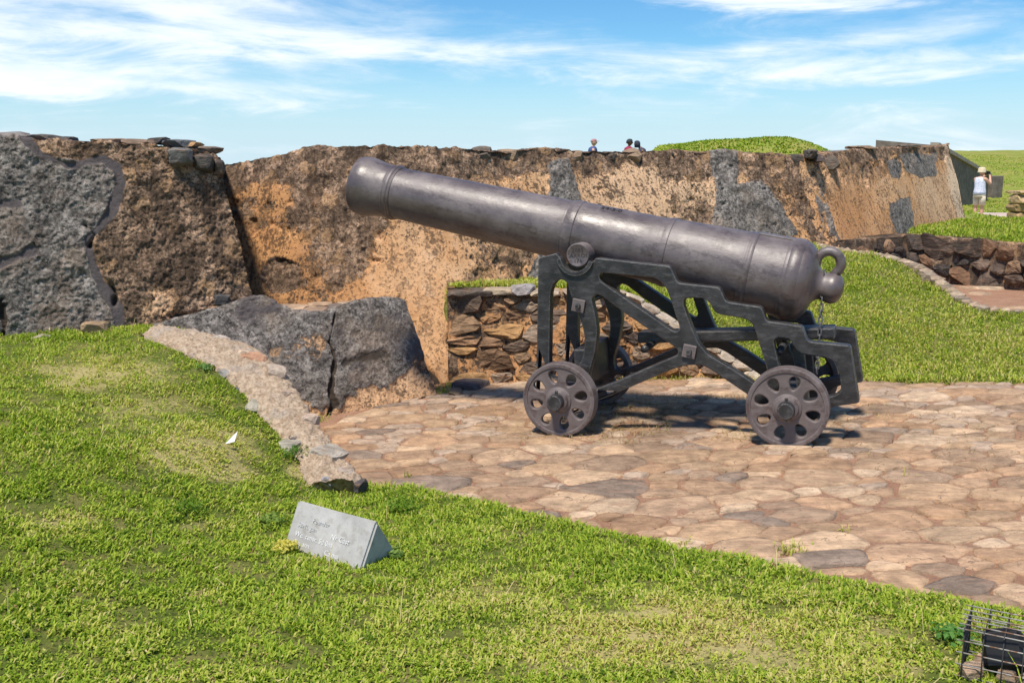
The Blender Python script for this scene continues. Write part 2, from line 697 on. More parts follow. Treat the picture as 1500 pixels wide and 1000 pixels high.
def grass_mat(name):
    m = Mat(name, 0.6, 0.25)
    col = m.attr('blade', 'Color')
    m.setin(m.b.inputs['Base Color'], col)
    tr = m.n('ShaderNodeBsdfTranslucent')
    m.l(m.mix(1.0, col, (1.15, 1.25, 0.6), 'MULTIPLY'), tr.inputs['Color'])
    mx = m.n('ShaderNodeMixShader')
    mx.inputs[0].default_value = 0.35
    m.l(m.b.outputs[0], mx.inputs[1])
    m.l(tr.outputs[0], mx.inputs[2])
    m.l(mx.outputs[0], m.out.inputs[0])
    return m.m


def iron_mat(name, c1, c2, chip, rough=0.42, spec=0.5, chip_amt=0.6, scale=1.0, edge=None):
    m = Mat(name, rough, spec)
    p = m.coord('Object')
    a = m.noise(3.5 * scale, 7, 0.68, p)
    g = m.noise(38 * scale, 6, 0.7, p)
    s = m.noise(9 * scale, 6, 0.7, p, sc=(0.35, 1, 1))
    c = m.mix(m.ramp(a, 0.35, 0.68), c1, c2)
    c = m.mix(m.math('MULTIPLY', m.ramp(m.math('ADD', s, m.math('MULTIPLY', m.math('SUBTRACT', g, 0.5), 0.35)), 0.50, 0.64), chip_amt), c, chip)
    c = m.mix(m.math('MULTIPLY', m.ramp(g, 0.6, 0.75), 0.35), c, tuple(x * 0.45 for x in c1))
    if edge is not None:
        bv = m.n('ShaderNodeBevel', samples=4)
        bv.inputs['Radius'].default_value = 0.012
        gn = m.n('ShaderNodeNewGeometry')
        dt = m.n('ShaderNodeVectorMath', operation='DOT_PRODUCT')
        m.l(bv.outputs[0], dt.inputs[0])
        m.l(gn.outputs['Normal'], dt.inputs[1])
        wear = m.math('MULTIPLY', m.ramp(dt.outputs['Value'], 0.99, 0.86), m.ramp(g, 0.36, 0.55))
        c = m.mix(m.math('MULTIPLY', wear, 0.75), c, edge)
    nb = m.bump(g, 0.35, 0.004)
    nb = m.bump(s, 0.3, 0.012, nb)
    return m.done(c, nb, m.ramp(a, 0.3, 0.7, rough - 0.08, rough + 0.16))


def plain_mat(name, c, rough=0.7, spec=0.3, var=0.25, scale=12, metallic=0.0):
    m = Mat(name, rough, spec)
    m.b.inputs['Metallic'].default_value = metallic
    a = m.noise(scale, 5, 0.65, m.coord('Object'))
    col = m.mix(m.ramp(a, 0.3, 0.7), tuple(x * (1 - var) for x in c), tuple(min(1, x * (1 + var)) for x in c))
    return m.done(col, m.bump(a, 0.2, 0.004))


M_MASON = masonry_mat()
M_FLAG = stone_mat('flagstone', dust=(0.40, 0.24, 0.16), dust_amt=0.75, bump=1.0)
M_RUBBLE = stone_mat('rubble_stone', dust=(0.42, 0.24, 0.14), dust_amt=0.35, scale=1.2, bump=0.9)
M_MORTAR = ground_mat('paving_mortar', (0.38, 0.215, 0.138), (0.46, 0.275, 0.18), (0.17, 0.092, 0.06), 1.9, 1.0)
def turf_mat():
    m = Mat('turf_soil', .96, .1)
    p = m.pos()
    a, g = m.noise(4, 6, .65, p), m.noise(45, 6, .7, p)
    c = m.mix(m.ramp(a, .38, .62), (.10, .14, .022), (.20, .19, .06))
    c = m.mix(m.ramp(m.math('ADD', m.attr('dryness'), m.math('MULTIPLY', m.math('SUBTRACT', a, .5), .8)), .25, .7), c, (.42, .36, .15))
    c = m.mix(m.math('MULTIPLY', m.ramp(g, .48, .66), .65), c, (.05, .05, .018))
    return m.done(c, m.bump(g, .8, .02))


M_LAWN = turf_mat()
M_HILL = ground_mat('hill_turf', (0.20, 0.26, 0.04), (0.30, 0.28, 0.08), (0.10, 0.14, 0.025), 0.35, 0.8)
M_GRASS = grass_mat('grass_blade')
M_BARREL = iron_mat('barrel_iron', (0.094, 0.073, 0.069), (0.168, 0.139, 0.134), (0.046, 0.031, 0.028), 0.40, 0.8, 0.7)
M_WHEEL = iron_mat('wheel_iron', (0.125, 0.102, 0.098), (0.18, 0.15, 0.142), (0.075, 0.045, 0.036), 0.52, 0.45, 0.7, 1.6, edge=(0.27, 0.235, 0.22))
M_CARR = iron_mat('carriage_iron', (0.021, 0.0200, 0.0200), (0.043, 0.0415, 0.041), (0.085, 0.083, 0.082), 0.40, 0.55, 0.7, 2.6, edge=(0.24, 0.235, 0.23))
M_CHAIN = plain_mat('chain_steel', (0.10, 0.10, 0.105), 0.4, 0.5, 0.3, 60)

# ------------------------------------------------------------------ the lie of the land
def paving_z(x, y):
    return 0.0435 * (np.clip(x, -3, 9) - 1.7) - 0.0163 * (np.asarray(y) - 6.1)


def pave_pt(px, py, dz=0.0):
    z = 0.0
    for _ in range(12):
        P = at_z(px, py, z)
        z = float(paving_z(P[0], P[1])) + dz
    return at_z(px, py, z)


PAVE_FRONT_PX = [(532, 716), (600, 722), (690, 742), (780, 762), (890, 788), (1000, 812), (1120, 836), (1250, 862), (1350, 882), (1440, 897), (1500, 912)]
pave_front = [pave_pt(*p) for p in PAVE_FRONT_PX]
pf_end = pave_front[-1] + (pave_front[-1] - pave_front[-4]) * 3.0
PF = [tuple(p[:2]) for p in pave_front] + [tuple(pf_end[:2])]

LOW_L = [(455, 714, -.03), (425, 655, .10), (390, 615, .20), (350, 568, .33), (328, 545, .41), (290, 524, .47), (245, 505, .52), (203, 489, .55)]
LOW_R = [(534, 714, -.05), (502, 670, .05), (468, 625, .16), (432, 572, .30), (405, 532, .41), (370, 508, .48), (310, 491, .53), (252, 480, .56)]
low_l = [at_z(*p) for p in LOW_L]
low_r = [at_z(*p) for p in LOW_R]

lawn_ctrl = []
for px, py, z in [(0, 500, .52), (100, 497, .52), (203, 492, .53), (290, 527, .45), (330, 548, .39), (392, 618, .18), (427, 660, .08), (457, 716, -.04),
                  (0, 600, .45), (0, 700, .36), (0, 850, .26), (150, 600, .36), (200, 720, .24), (300, 860, .12), (430, 800, .05), (580, 810, .02),
                  (300, 650, .24), (750, 1000, .06), (1000, 900, .05), (1400, 990, .10)]:
    lawn_ctrl.append(at_z(px, py, z))
for p in pave_front:
    lawn_ctrl.append(p + np.array([0, -0.03, 0.03]))
lawn_ctrl.append(pf_end + np.array([0, 0, 0.03]))
for w in [(0, 0, .12), (-3, 0, .36), (3, 0, .13), (-6, 4, .75), (0, -4, .25), (-7, 7.3, .75), (6, 0, .2), (-6, -4, .6), (6, -4, .3)]:
    lawn_ctrl.append(np.array(w))
lawn_tps = TPS(lawn_ctrl, 2e-3)
LAWN_POLY = PF + [(9, pf_end[1] - 1.5), (9, -5), (-9, -5), (-9, 7.9)] + [(-2.4, 7.6)] + [tuple(p[:2] + np.array([0.06, 0.0])) for p in low_l[::-1]]


def lawn_z(x, y):
    x, y = np.asarray(x, float), np.asarray(y, float)
    z = lawn_tps(x, y)
    z = z + 0.018 * fbm(p3(x, y).reshape(-1, 3), 2.2, 3, 5).reshape(x.shape)
    sd = poly_sd(x, y, LAWN_POLY)
    return z - sstep(-0.02, 0.16, sd) * 0.16


bank_ctrl = [at_y(*p) for p in [(660, 424, 8.75), (740, 424, 8.75), (830, 426, 8.70), (918, 430, 8.62), (994, 485, 8.5), (1060, 520, 8.40), (1116, 556, 8.25),
                                (690, 414, 9.2), (800, 408, 9.8), (900, 396, 10.4), (1000, 372, 11.0), (1100, 360, 11.6), (1190, 360, 12.0), (1225, 368, 11.6),
                                (1330, 386, 10.6), (1390, 425, 9.95), (1440, 455, 9.4), (1500, 460, 9.3), (1300, 470, 9.2), (1400, 512, 8.55), (1270, 522, 8.6),
                                (1050, 440, 9.6), (1150, 440, 9.8), (1200, 480, 9.1), (1350, 420, 10.1)]]
for px, py in [(1160, 561), (1260, 562), (1380, 563), (1500, 564)]:
    bank_ctrl.append(pave_pt(px, py, 0.01))
for w in [(8, 7.6, .16), (8, 9.2, .42), (10, 8.5, .35)]:
    bank_ctrl.append(np.array(w))
bank_tps = TPS(bank_ctrl, 3e-3)
edge_px = [(1195, 362, 12.0), (1225, 369, 11.6), (1280, 376, 11.1), (1330, 386, 10.6), (1365, 404, 10.2), (1390, 425, 9.95), (1415, 444, 9.6), (1440, 456, 9.4), (1500, 461, 9.3)]
bank_edge = [at_y(*p) for p in edge_px]
RW_TOP = [at_y(*p) for p in [(655, 426, 8.72), (740, 426, 8.74), (830, 428, 8.69), (918, 432, 8.60), (994, 487, 8.48), (1060, 522, 8.38), (1122, 558, 8.22)]]
BANK_POLY = [(p[0], p[1] + .2) for p in RW_TOP[:-1]] + [tuple(RW_TOP[-1][:2])] + [tuple(pave_pt(px, py)[:2]) for px, py in [(1160, 561), (1260, 561), (1380, 562), (1500, 563)]] \
    + [(10, 7.6), (10, 9.2)] + [tuple(p[:2]) for p in bank_edge[::-1]] + [(3.4, 13.0), (-0.35, 9.7), (-0.45, 9.1)]


def bank_z(x, y):
    x, y = np.asarray(x, float), np.asarray(y, float)
    z = bank_tps(x, y) + 0.015 * fbm(p3(x, y).reshape(-1, 3), 2.5, 3, 9).reshape(x.shape)
    sd = poly_sd(x, y, BANK_POLY)
    return z - sstep(0.0, 0.12, sd) * np.where((x < 3.2) & (y < 9.6) & (x < 2.6 + 0 * y), 0.6, 0.3)


# beyond the ramparts: rampart walk, mound, right-hand hill and path
far_ctrl = [np.array(w) for w in [(-15, 14, .7), (-4, 14, .8), (2, 14, .85), (-4, 30, .9), (2.9, 36, .93), (4.5, 36, .93), (-15, 60, .9), (0, 80, .9), (5, 60, .95), (8.4, 37, .9), (10.5, 30, .9), (4.3, 30, .9),
                                  (7.0, 14.2, .86), (9.0, 15.0, .87), (12, 14.5, .88), (16, 14, .9), (13.0, 21, .45), (18, 20, .6), (13.5, 26, .12), (12, 34, .2)]]
for px, py, Y in [(1432, 322, 34.5), (1470, 318, 35.5), (1500, 315, 36), (1440, 309, 39), (1500, 306, 40), (1420, 303, 42), (1470, 272, 50), (1500, 262, 52),
                  (1395, 304, 40), (1440, 296, 45), (1455, 290, 47), (1412, 231, 60), (1450, 228, 62), (1500, 228, 62), (1420, 262, 54)]:
    far_ctrl.append(at_y(px, py, Y))
for w in [(45, 36, 0), (45, 62, 2.4), (25, 62, 2.35), (35, 80, 2.5), (22, 85, 2.4), (30, 20, .6)]:
    far_ctrl.append(np.array(w))
far_tps = TPS(far_ctrl, 0.05)


def far_z(x, y):
    x, y = np.asarray(x, float), np.asarray(y, float)
    z = far_tps(x, y) + 0.05 * fbm(p3(x, y).reshape(-1, 3), 0.5, 4, 21).reshape(x.shape) + 0.32 * fbm(p3(x, y).reshape(-1, 3), 0.22, 3, 24).reshape(x.shape) * sstep(42, 50, y) * sstep(12, 16, x)
    top = np.interp(x, [3.7, 4.15, 4.5, 5.7, 7.0, 7.8, 8.4, 9.2, 9.9], [.6, 1.9, 2.22, 2.36, 2.42, 2.45, 2.31, 1.97, .6])
    w = sstep(26.0, 29.5, y) * sstep(37, 32, y) * (x > 3.7) * (x < 9.9)
    return np.where(w > 0, np.maximum(z, z + (top + .03 * fbm(p3(x, y).reshape(-1, 3), 1.2, 3, 30).reshape(x.shape) - z) * w), z)


def sheet(name, x0, x1, y0, y1, step, zf, mat, keep=None, tagkw=None):
    nx, ny = int((x1 - x0) / step) + 1, int((y1 - y0) / step) + 1
    X, Y = np.meshgrid(np.linspace(x0, x1, nx), np.linspace(y0, y1, ny))
    Z = zf(X.ravel(), Y.ravel())
    V = np.stack([X.ravel(), Y.ravel(), Z], 1)
    F = grid_faces(nx, ny)
    if keep is not None:
        k = keep(V[:, 0], V[:, 1])
        F = F[k[F].any(1)]
    return add(name, V, F, mat)


# the ground sheet, far below everything else, to the horizon
gx = np.concatenate([-np.geomspace(3000, 30, 12), np.linspace(-25, 45, 20), np.geomspace(60, 3000, 12)])
gy = np.concatenate([-np.geomspace(3000, 20, 12), np.linspace(-15, 95, 24), np.geomspace(110, 3000, 12)])
GX, GY = np.meshgrid(gx, gy)
ground = add('ground', np.stack([GX.ravel(), GY.ravel(), -0.9 + 0.1 * fbm(p3(GX.ravel(), GY.ravel()), 0.05, 3, 2)], 1), grid_faces(len(gx), len(gy)), M_HILL)
tag(ground, 'wide green ground that carries the whole fort', 'ground', kind='structure')

lawn = sheet('lawn', -9, 9, -5, 8.0, 0.05, lawn_z, M_LAWN, lambda x, y: poly_sd(x, y, LAWN_POLY) < 0.25)
LAWN_SHEET = lawn
tag(lawn, 'soil of the foreground lawn in front of the paving', 'lawn', kind='structure')
bank = sheet('grass_bank', -1.2, 10.2, 7.4, 13.2, 0.05, bank_z, M_LAWN, lambda x, y: poly_sd(x, y, BANK_POLY) < 0.12)
tag(bank, 'soil of the sloping grass bank behind the cannon', 'bank', kind='structure')
hill = sheet('hill', -16, 46, 13.2, 88, 0.25, far_z, M_HILL, lambda x, y: (y > 18.2) | (x < 2.4))
tag(hill, 'green rampart top, mound and hill beyond the walls', 'hill', kind='structure')

# footpath on the far ground
pth = []
for x in np.linspace(14.0, 30, 50):
    for k in np.linspace(0, 1, 8):
        y = 33.6 + 0.05 * (x - 16) + k * (3.0 + 0.12 * (x - 14))
        pth.append((x, y, 0))
pth = np.array(pth)
pth[:, 2] = far_z(pth[:, 0], pth[:, 1]) + 0.035
M_PATH = ground_mat('path_gravel', (0.48, 0.38, 0.33), (0.56, 0.46, 0.40), (0.40, 0.31, 0.27), 0.6, 0.3)
fp = add('footpath', pth, grid_faces(8, 50), M_PATH)
tag(fp, 'pale pinkish footpath crossing behind the standing person', 'path', kind='structure')

# second gun platform to the right: floor between bank and low dark wall
PL2 = [(4.35, 13.6), (4.2, 11.3), (5.0, 9.9), (11, 9.2), (11, 12.9)]
plat = sheet('far_paving', 3.8, 11, 9.2, 13.6, 0.06, lambda x, y: 0.24 + 0.02 * fbm(p3(x, y), 1.5, 4, 41), M_MORTAR, lambda x, y: poly_sd(x, y, PL2) < 0.1)
tag(plat, 'second stone platform below the low dark wall', 'paving', kind='structure')
# its retained grass terrace
TER = [at_y(1335, 346, 13.0), at_y(1395, 348, 12.9), at_y(1480, 352, 12.3), at_y(1500, 356, 12.2)]
TER_POLY = [(6.0, 15.2)] + [(p[0], p[1] + .22) for p in TER] + [(11, 11.8), (14, 11.8), (14, 18), (7, 18)]


def ter_z(x, y):
    x, y = np.asarray(x, float), np.asarray(y, float)
    return 0.80 + 0.03 * (y - 13) + 0.03 * fbm(p3(x, y).reshape(-1, 3), 1.2, 3, 45).reshape(x.shape) - sstep(0.0, .1, poly_sd(x, y, TER_POLY)) * 0.7 - sstep(15.5, 18, y) * 0.35


terr = sheet('terrace', 4.8, 14, 11.6, 18, 0.08, ter_z, M_LAWN, lambda x, y: poly_sd(x, y, TER_POLY) < 0.1)
tag(terr, 'soil of the grass terrace above the low dark wall', 'terrace', kind='structure')

# ------------------------------------------------------------------ paving with flagstones
PAVE_BACK = [tuple(pave_pt(px, py)[:2]) for px, py in [(470, 620), (560, 596), (645, 574), (665, 556), (820, 553), (1000, 553), (1160, 557), (1260, 558), (1380, 559), (1500, 560)]]
PAVE_POLY = PF + [(8.5, 3.2), (8.5, 7.7)] + PAVE_BACK[::-1]


def mortar_z(x, y):
    q = p3(x, y)
    return paving_z(x, y) + 0.010 * fbm(q, 1.7, 3, 51) + 0.011 * fbm(q, 8, 4, 52, .6)


paving = sheet('paving', -2.2, 8.5, 2.6, 9.6, 0.03, mortar_z, M_MORTAR)
tag(paving, 'stone paving bedded in reddish mortar under the cannon', 'paving', kind='structure')


def clip_cell(c, others, R, wts=None):
    """Voronoi cell of c by clipping a box against bisectors"""
    poly = [(c[0] - R, c[1] - R), (c[0] + R, c[1] - R), (c[0] + R, c[1] + R), (c[0] - R, c[1] + R)]
    for o, bias in others:
        mx, my = c[0] + (o[0] - c[0]) * bias, c[1] + (o[1] - c[1]) * bias
        nx, ny = o[0] - c[0], o[1] - c[1]
        out = []
        for i in range(len(poly)):
            p, q = poly[i], poly[(i + 1) % len(poly)]
            dp = (p[0] - mx) * nx + (p[1] - my) * ny
            dq = (q[0] - mx) * nx + (q[1] - my) * ny
            if dp <= 0:
                out.append(p)
            if dp * dq < 0:
                t = dp / (dp - dq)
                out.append((p[0] + (q[0] - p[0]) * t, p[1] + (q[1] - p[1]) * t))
        poly = out
        if len(poly) < 3:
            return None
    return poly


def seeds_in(poly, rfun, n_try, rnd):
    """dart throwing with a radius that varies"""
    P = np.array(poly)
    x0, y0, x1, y1 = P[:, 0].min(), P[:, 1].min(), P[:, 0].max(), P[:, 1].max()
    pts, rad = [], []
    cand = np.stack([rnd.uniform(x0, x1, n_try), rnd.uniform(y0, y1, n_try)], 1)
    ok = poly_sd(cand[:, 0], cand[:, 1], poly) < 0
    k = 0
    for c in cand[ok]:
        k += 1
        r = rfun(rnd, k)
        if pts:
            A = np.array(pts)
            d = np.hypot(A[:, 0] - c[0], A[:, 1] - c[1])
            if (d < (np.array(rad) + r)).any():
                continue
        pts.append(tuple(c))
        rad.append(r)
    return pts, rad


def cells(pts, rad, Rmax):
    A = np.array(pts)
    rad = np.array(rad)
    out = []
    for i, c in enumerate(pts):
        d = np.hypot(A[:, 0] - c[0], A[:, 1] - c[1])
        idx = np.argsort(d)[1:26]
        oth = [(tuple(A[j]), rad[i] / (rad[i] + rad[j])) for j in idx if d[j] < 2.5 * Rmax]
        out.append(clip_cell(c, oth, Rmax))
    return out


def shrink_round(poly, gap, rnd, iters=2, jit=0.06):
    P = np.array(poly)
    # drop short edges
    keep = [i for i in range(len(P)) if np.linalg.norm(P[i] - P[i - 1]) > 0.03 * np.ptp(P, axis=0).max()]
    P = P[keep] if len(keep) >= 3 else P
    c = P.mean(0)
    size = np.linalg.norm(P - c, axis=1).mean()
    k = max(0.45, 1 - gap / size)
    P = c + (P - c) * k
    P = P + rnd.normal(0, jit * size, P.shape)
    for _ in range(iters):
        Q = []
        for i in range(len(P)):
            a, b = P[i], P[(i + 1) % len(P)]
            Q += [a * .85 + b * .15, a * .15 + b * .85]
        P = np.array(Q)
    return P


FLAG_COL = [(0.52, 0.385, 0.26), (0.47, 0.34, 0.235), (0.42, 0.315, 0.225), (0.53, 0.40, 0.28), (0.38, 0.29, 0.215), (0.46, 0.32, 0.21), (0.62, 0.50, 0.37), (0.30, 0.25, 0.21), (0.49, 0.345, 0.23), (0.57, 0.44, 0.31)]
frnd = np.random.default_rng(5)


def flag_r(r, k):
    return r.choice([0.15, 0.125, 0.10, 0.08, 0.06, 0.045], p=[.10, .18, .25, .23, .14, .10]) if k < 2500 else r.choice([0.085, 0.06, 0.042])


FA = 1.3
fp_pts, fp_rad = seeds_in([(x_ / FA, y_ * 1.06) for x_, y_ in PAVE_POLY], flag_r, 16000, frnd)
fp_cells = [None if c is None else [(x_ * FA, y_ / 1.06) for x_, y_ in c] for c in cells(fp_pts, fp_rad, 0.4)]
flags = []
for c, r, poly in zip(fp_pts, fp_rad, fp_cells):
    if poly is None or len(poly) < 3:
        continue
    q = shrink_round(poly, frnd.uniform(0.0, 0.012), frnd, 2, 0.07)
    q = q + (q - q.mean(0)) * (0.16 * fbm(p3(q[:, 0], q[:, 1]), 11, 3, 58))[:, None]
    sd = poly_sd(q[:, 0], q[:, 1], PAVE_POLY)
    if sd.max() > 0.06:
        q = q[sd < 0.06]
        if len(q) < 6:
            continue
    cx, cy = q.mean(0)
    P = np.array([[cx, cy, paving_z(cx, cy)]])
    u, v = proj_px(P)
    inframe = (-60 < u[0] < 1580)
    flags.append((inframe, np.ptp(q[:, 0]) * np.ptp(q[:, 1]) / max(1, cy) ** 3, q))
flags.sort(key=lambda t: (not t[0], -t[1]))
rest_V, rest_F, rest_n = [], [], 0
for i, (inf, _, q) in enumerate(flags):
    n = len(q)
    c = q.mean(0)
    lift = frnd.uniform(0.006, 0.020)
    tilt = frnd.normal(0, 0.012, 2)
    rings = []
    for k, dz in ((1.03, -0.022), (0.975, lift * 0.75), (0.78, lift)):
        pts = c + (q - c) * k
        z = paving_z(pts[:, 0], pts[:, 1]) + 0.010 * fbm(p3(pts[:, 0], pts[:, 1]), 1.7, 3, 51) + dz
        if dz > 0:
            z = z + (pts - c) @ tilt + 0.007 * fbm(p3(pts[:, 0], pts[:, 1]), 7, 3, 60 + i % 5)
        rings.append(np.column_stack([pts, z]))
    top = np.array([[c[0], c[1], float(rings[2][:, 2].mean()) + 0.002]])
    V = np.vstack(rings + [top])
    Fq = grid_faces(n, 3, True)
    Ft = np.array([[2 * n + k, 2 * n + (k + 1) % n, 3 * n] for k in range(n)])
    if i < 296:
        o = add('flagstone', V, [Fq, Ft], M_FLAG, paving, origin=(c[0], c[1], float(paving_z(c[0], c[1]))))
        col = np.array(FLAG_COL[frnd.integers(len(FLAG_COL))]) * frnd.uniform(0.74, 1.06) * np.array([1.06, .99, .93])
        o.color = (*np.clip(col, 0, 0.85), 1)
    else:
        rest_V.append(V)
        rest_F.append((Fq + rest_n, Ft + rest_n))
        rest_n += len(V)
if rest_V:
    o = add('small_flagstones', np.vstack(rest_V), [np.vstack([f[0] for f in rest_F]), np.vstack([f[1] for f in rest_F])], M_FLAG, paving)
    o.color = (0.48, 0.37, 0.28, 1)
    tag(o, kind='stuff')
# a few stones on the farther platform
for i in range(26):
    x, y = frnd.uniform(4.7, 9), frnd.uniform(10.2, 12.4)
    if poly_sd(np.array([x]), np.array([y]), PL2)[0] > -0.2:
        continue
    a = np.linspace(0, 2 * np.pi, 10, endpoint=False)
    rx, ry = frnd.uniform(.12, .3), frnd.uniform(.1, .2)
    q = np.stack([x + rx * np.cos(a) * frnd.uniform(.8, 1.1, 10), y + ry * np.sin(a) * frnd.uniform(.8, 1.1, 10)], 1)
    c = q.mean(0)
    V = np.vstack([np.column_stack([c + (q - c) * 1.05, np.full(10, .20)]), np.column_stack([c + (q - c) * .9, np.full(10, .262)]), [[c[0], c[1], .268]]])
    o = add('flagstone', V, [grid_faces(10, 2, True), np.array([[10 + k, 10 + (k + 1) % 10, 20] for k in range(10)])], M_FLAG, plat, origin=(c[0], c[1], .24))
    o.color = (*(np.array(FLAG_COL[frnd.integers(len(FLAG_COL))])), 1)

# ------------------------------------------------------------------ ramparts
def resample(P, n):
    P = np.asarray(P, float)
    d = np.concatenate([[0], np.cumsum(np.linalg.norm(np.diff(P, axis=0), axis=1))])
    t = np.linspace(0, d[-1], n)
    return np.stack([np.interp(t, d, P[:, k]) for k in range(P.shape[1])], 1)


def smooth_line(P, it=2):
    P = np.asarray(P, float)
    for _ in range(it):
        Q = [P[0]]
        for a, b in zip(P[:-1], P[1:]):
            Q += [a * .75 + b * .25, a * .25 + b * .75]
        Q.append(P[-1])
        P = np.array(Q)
    return P


def build_wall(name, base, top, nu, nv, thick, masks, disp, parent=None, mat=None, back=(0, 1, 0), nt=10, smooth_it=2, topfun=None):
    """a massive wall: battered front face from the base line to the top line, top surface and back; displaced in relief"""
    B = resample(smooth_line(base, smooth_it), nu)
    T = resample(smooth_line(top, smooth_it), nu)
    v = np.linspace(0, 1, nv)[:, None, None]
    Fr = B[None] * (1 - v) + T[None] * v                       # nv, nu, 3
    bk = np.array(back, float)
    tt = np.linspace(0, 1, nt + 1)[1:, None, None]
    Tp = T[None] + bk * thick * tt
    if topfun is not None:
        Tp = Tp + topfun(tt)
    Bk = Tp[-1:].copy()
    Bk[..., 2] = B[None, :, 2] - 0.3
    G = np.concatenate([Fr, Tp, Bk], 0)
    nr = G.shape[0]
    du = np.gradient(G, axis=1)
    dv = np.gradient(G, axis=0)
    N = np.cross(du, dv)
    N /= np.linalg.norm(N, axis=2, keepdims=True) + 1e-9
    P = G.reshape(-1, 3)
    NN = N.reshape(-1, 3)
    px, py = proj_px(P)
    row = np.repeat(np.arange(nr), nu)
    vv = np.where(row < nv, row / (nv - 1), 1.0)
    A = masks(px, py, P, vv)
    A = {k: np.clip(x, -0.5, 1.5) for k, x in A.items()}
    for k in ('plaster', 'grey', 'smear', 'dark', 'deep', 'pale', 'lichen'):
        A.setdefault(k, np.zeros(len(P)))
    D = disp(px, py, P, vv, A)
    P = P + NN * D[:, None]
    F = grid_faces(nu, nr)
    first = np.arange(nr) * nu
    V = P
    caps = [first[::-1], (first + nu - 1)]
    me_faces = [F] + [np.array([c]) for c in caps]
    return add(name, V, me_faces, mat or M_MASON, parent, attrs=A)


def soft(sd, w):
    return sstep(w, -w, sd)


# --- left wall
LW_BASE = [at_y(-260, 560, 6.6), at_y(-60, 530, 7.0), at_y(60, 520, 7.2), at_y(190, 508, 7.45), at_y(300, 505, 7.7), at_y(392, 520, 7.95)]
LW_TOP = [at_y(-260, 188, 7.1), at_y(-60, 196, 7.45), at_y(60, 206, 7.6), at_y(150, 207, 7.75), at_y(250, 212, 8.0), at_y(318, 226, 8.25)]
lw_curve = [(30, 195), (60, 228), (100, 243), (150, 232), (172, 245), (178, 268), (165, 310), (145, 335), (128, 350), (134, 385), (150, 418), (172, 450), (180, 500)]


def lw_masks(px, py, P, v):
    n1 = fbm(P, 3.0, 4, 71)
    n2 = fbm(P, 9.0, 3, 72)
    xb = np.interp(py, [150, 195, 228, 243, 268, 310, 350, 385, 418, 450, 520], [25, 30, 60, 172, 178, 165, 128, 134, 150, 172, 182])
    grey = soft(px - xb + n1 * 10, 8)
    dl = line_d(px, py, lw_curve) + n1 * 4
    dl2 = np.minimum(line_d(px, py, [(-30, 400), (5, 385), (48, 368)]), line_d(px, py, [(2, 300), (28, 298)])) + n1 * 5
    smear = np.maximum(soft(dl + n2 * 4 - 6, 6), .9 * soft(dl2 + n2 * 5 - 7, 8))
    dark = np.maximum(soft(line_d(px, py, [(0, 440), (8, 470), (4, 500)]) + n2 * 9 - 5, 5), soft(line_d(px, py, [(125, 330), (138, 345), (132, 360)]) + n2 * 6 - 2.5, 4))
    dark = np.maximum(dark, soft(line_d(px, py, [(160, 412), (172, 430), (168, 445)]) + n2 * 6 - 1.5, 4))
    dark = np.maximum(dark, 0.7 * soft(line_d(px, py, [(245, 462), (330, 458), (372, 448)]) + n2 * 12 + n1 * 6 - 3, 6))
    plaster = 0.18 + 0.28 * n1 + 0.2 * sstep(30, 0, np.abs(py - 225 - 0)) + 0.25 * soft(np.hypot((px - 230) / 50, (py - 450) / 30) - 1, .6)
    return dict(grey=grey, smear=smear, dark=dark, plaster=plaster, lichen=0.9 + 0 * px, deep=0.0 * px, pale=0.3 + 0 * px)


def lw_disp(px, py, P, v, A):
    core = 1 - sstep(.3, .7, A['smear'])
    r = fbm(P, 11, 5, 75, 0.7) * 0.034 * core + fbm(P, 1.2, 3, 76) * 0.05 + 0.015 * A['grey'] * core
    r = r - core * 0.018 * np.abs(fbm(P, 26, 3, 77, .65))
    r = r - 0.06 * np.clip(A['dark'], 0, 1)
    return r


lw_root = empty('rampart_wall', tuple(at_y(190, 508, 7.6)))
tag(lw_root, 'rough dark wall, grey on one half and brown on the other, above the grass mound', 'wall')
build_wall('masonry', LW_BASE, LW_TOP, 330, 200, 2.2, lw_masks, lw_disp, lw_root, back=(-0.25, 1.0, -0.06))


def boulder(name, c, size, seed, parent, mat=M_RUBBLE, col=(0.2, 0.18, 0.16), rot=0.0, sub=2, tilt=(0, 0)):
    bm = bmesh.new()
    bmesh.ops.create_icosphere(bm, subdivisions=sub, radius=1.0)
    V = np.array([v.co[:] for v in bm.verts])
    F = np.array([[v.index for v in f.verts] for f in bm.faces])
    bm.free()
    # push towards a box, then break corners
    br_ = np.random.default_rng(seed)
    V = V * 1.45
    for ax in range(3):
        for sg in (-1, 1):
            nn = np.eye(3)[ax] * sg + br_.normal(0, .16, 3)
            nn /= np.linalg.norm(nn)
            dd_ = V @ nn - br_.uniform(.86, 1.0)
            V = V - np.outer(np.maximum(dd_, 0), nn)
    for _ in range(7):
        nn = br_.normal(0, 1, 3)
        nn /= np.linalg.norm(nn)
        dd_ = V @ nn - br_.uniform(.95, 1.25)
        V = V - np.outer(np.maximum(dd_, 0), nn)
    V = V * (1 + 0.05 * fbm(V + seed * 3.1, 2.0, 3, seed % 97)[:, None])
    R = (Matrix.Rotation(rot, 3, 'Z') @ Matrix.Rotation(tilt[0], 3, 'X') @ Matrix.Rotation(tilt[1], 3, 'Y'))
    V = (V * np.array(size) / 2) @ np.array(R).T + np.array(c)
    o = add(name, V, F, mat, parent, origin=tuple(c), smooth=False)
    o.color = (*col, 1)
    return o


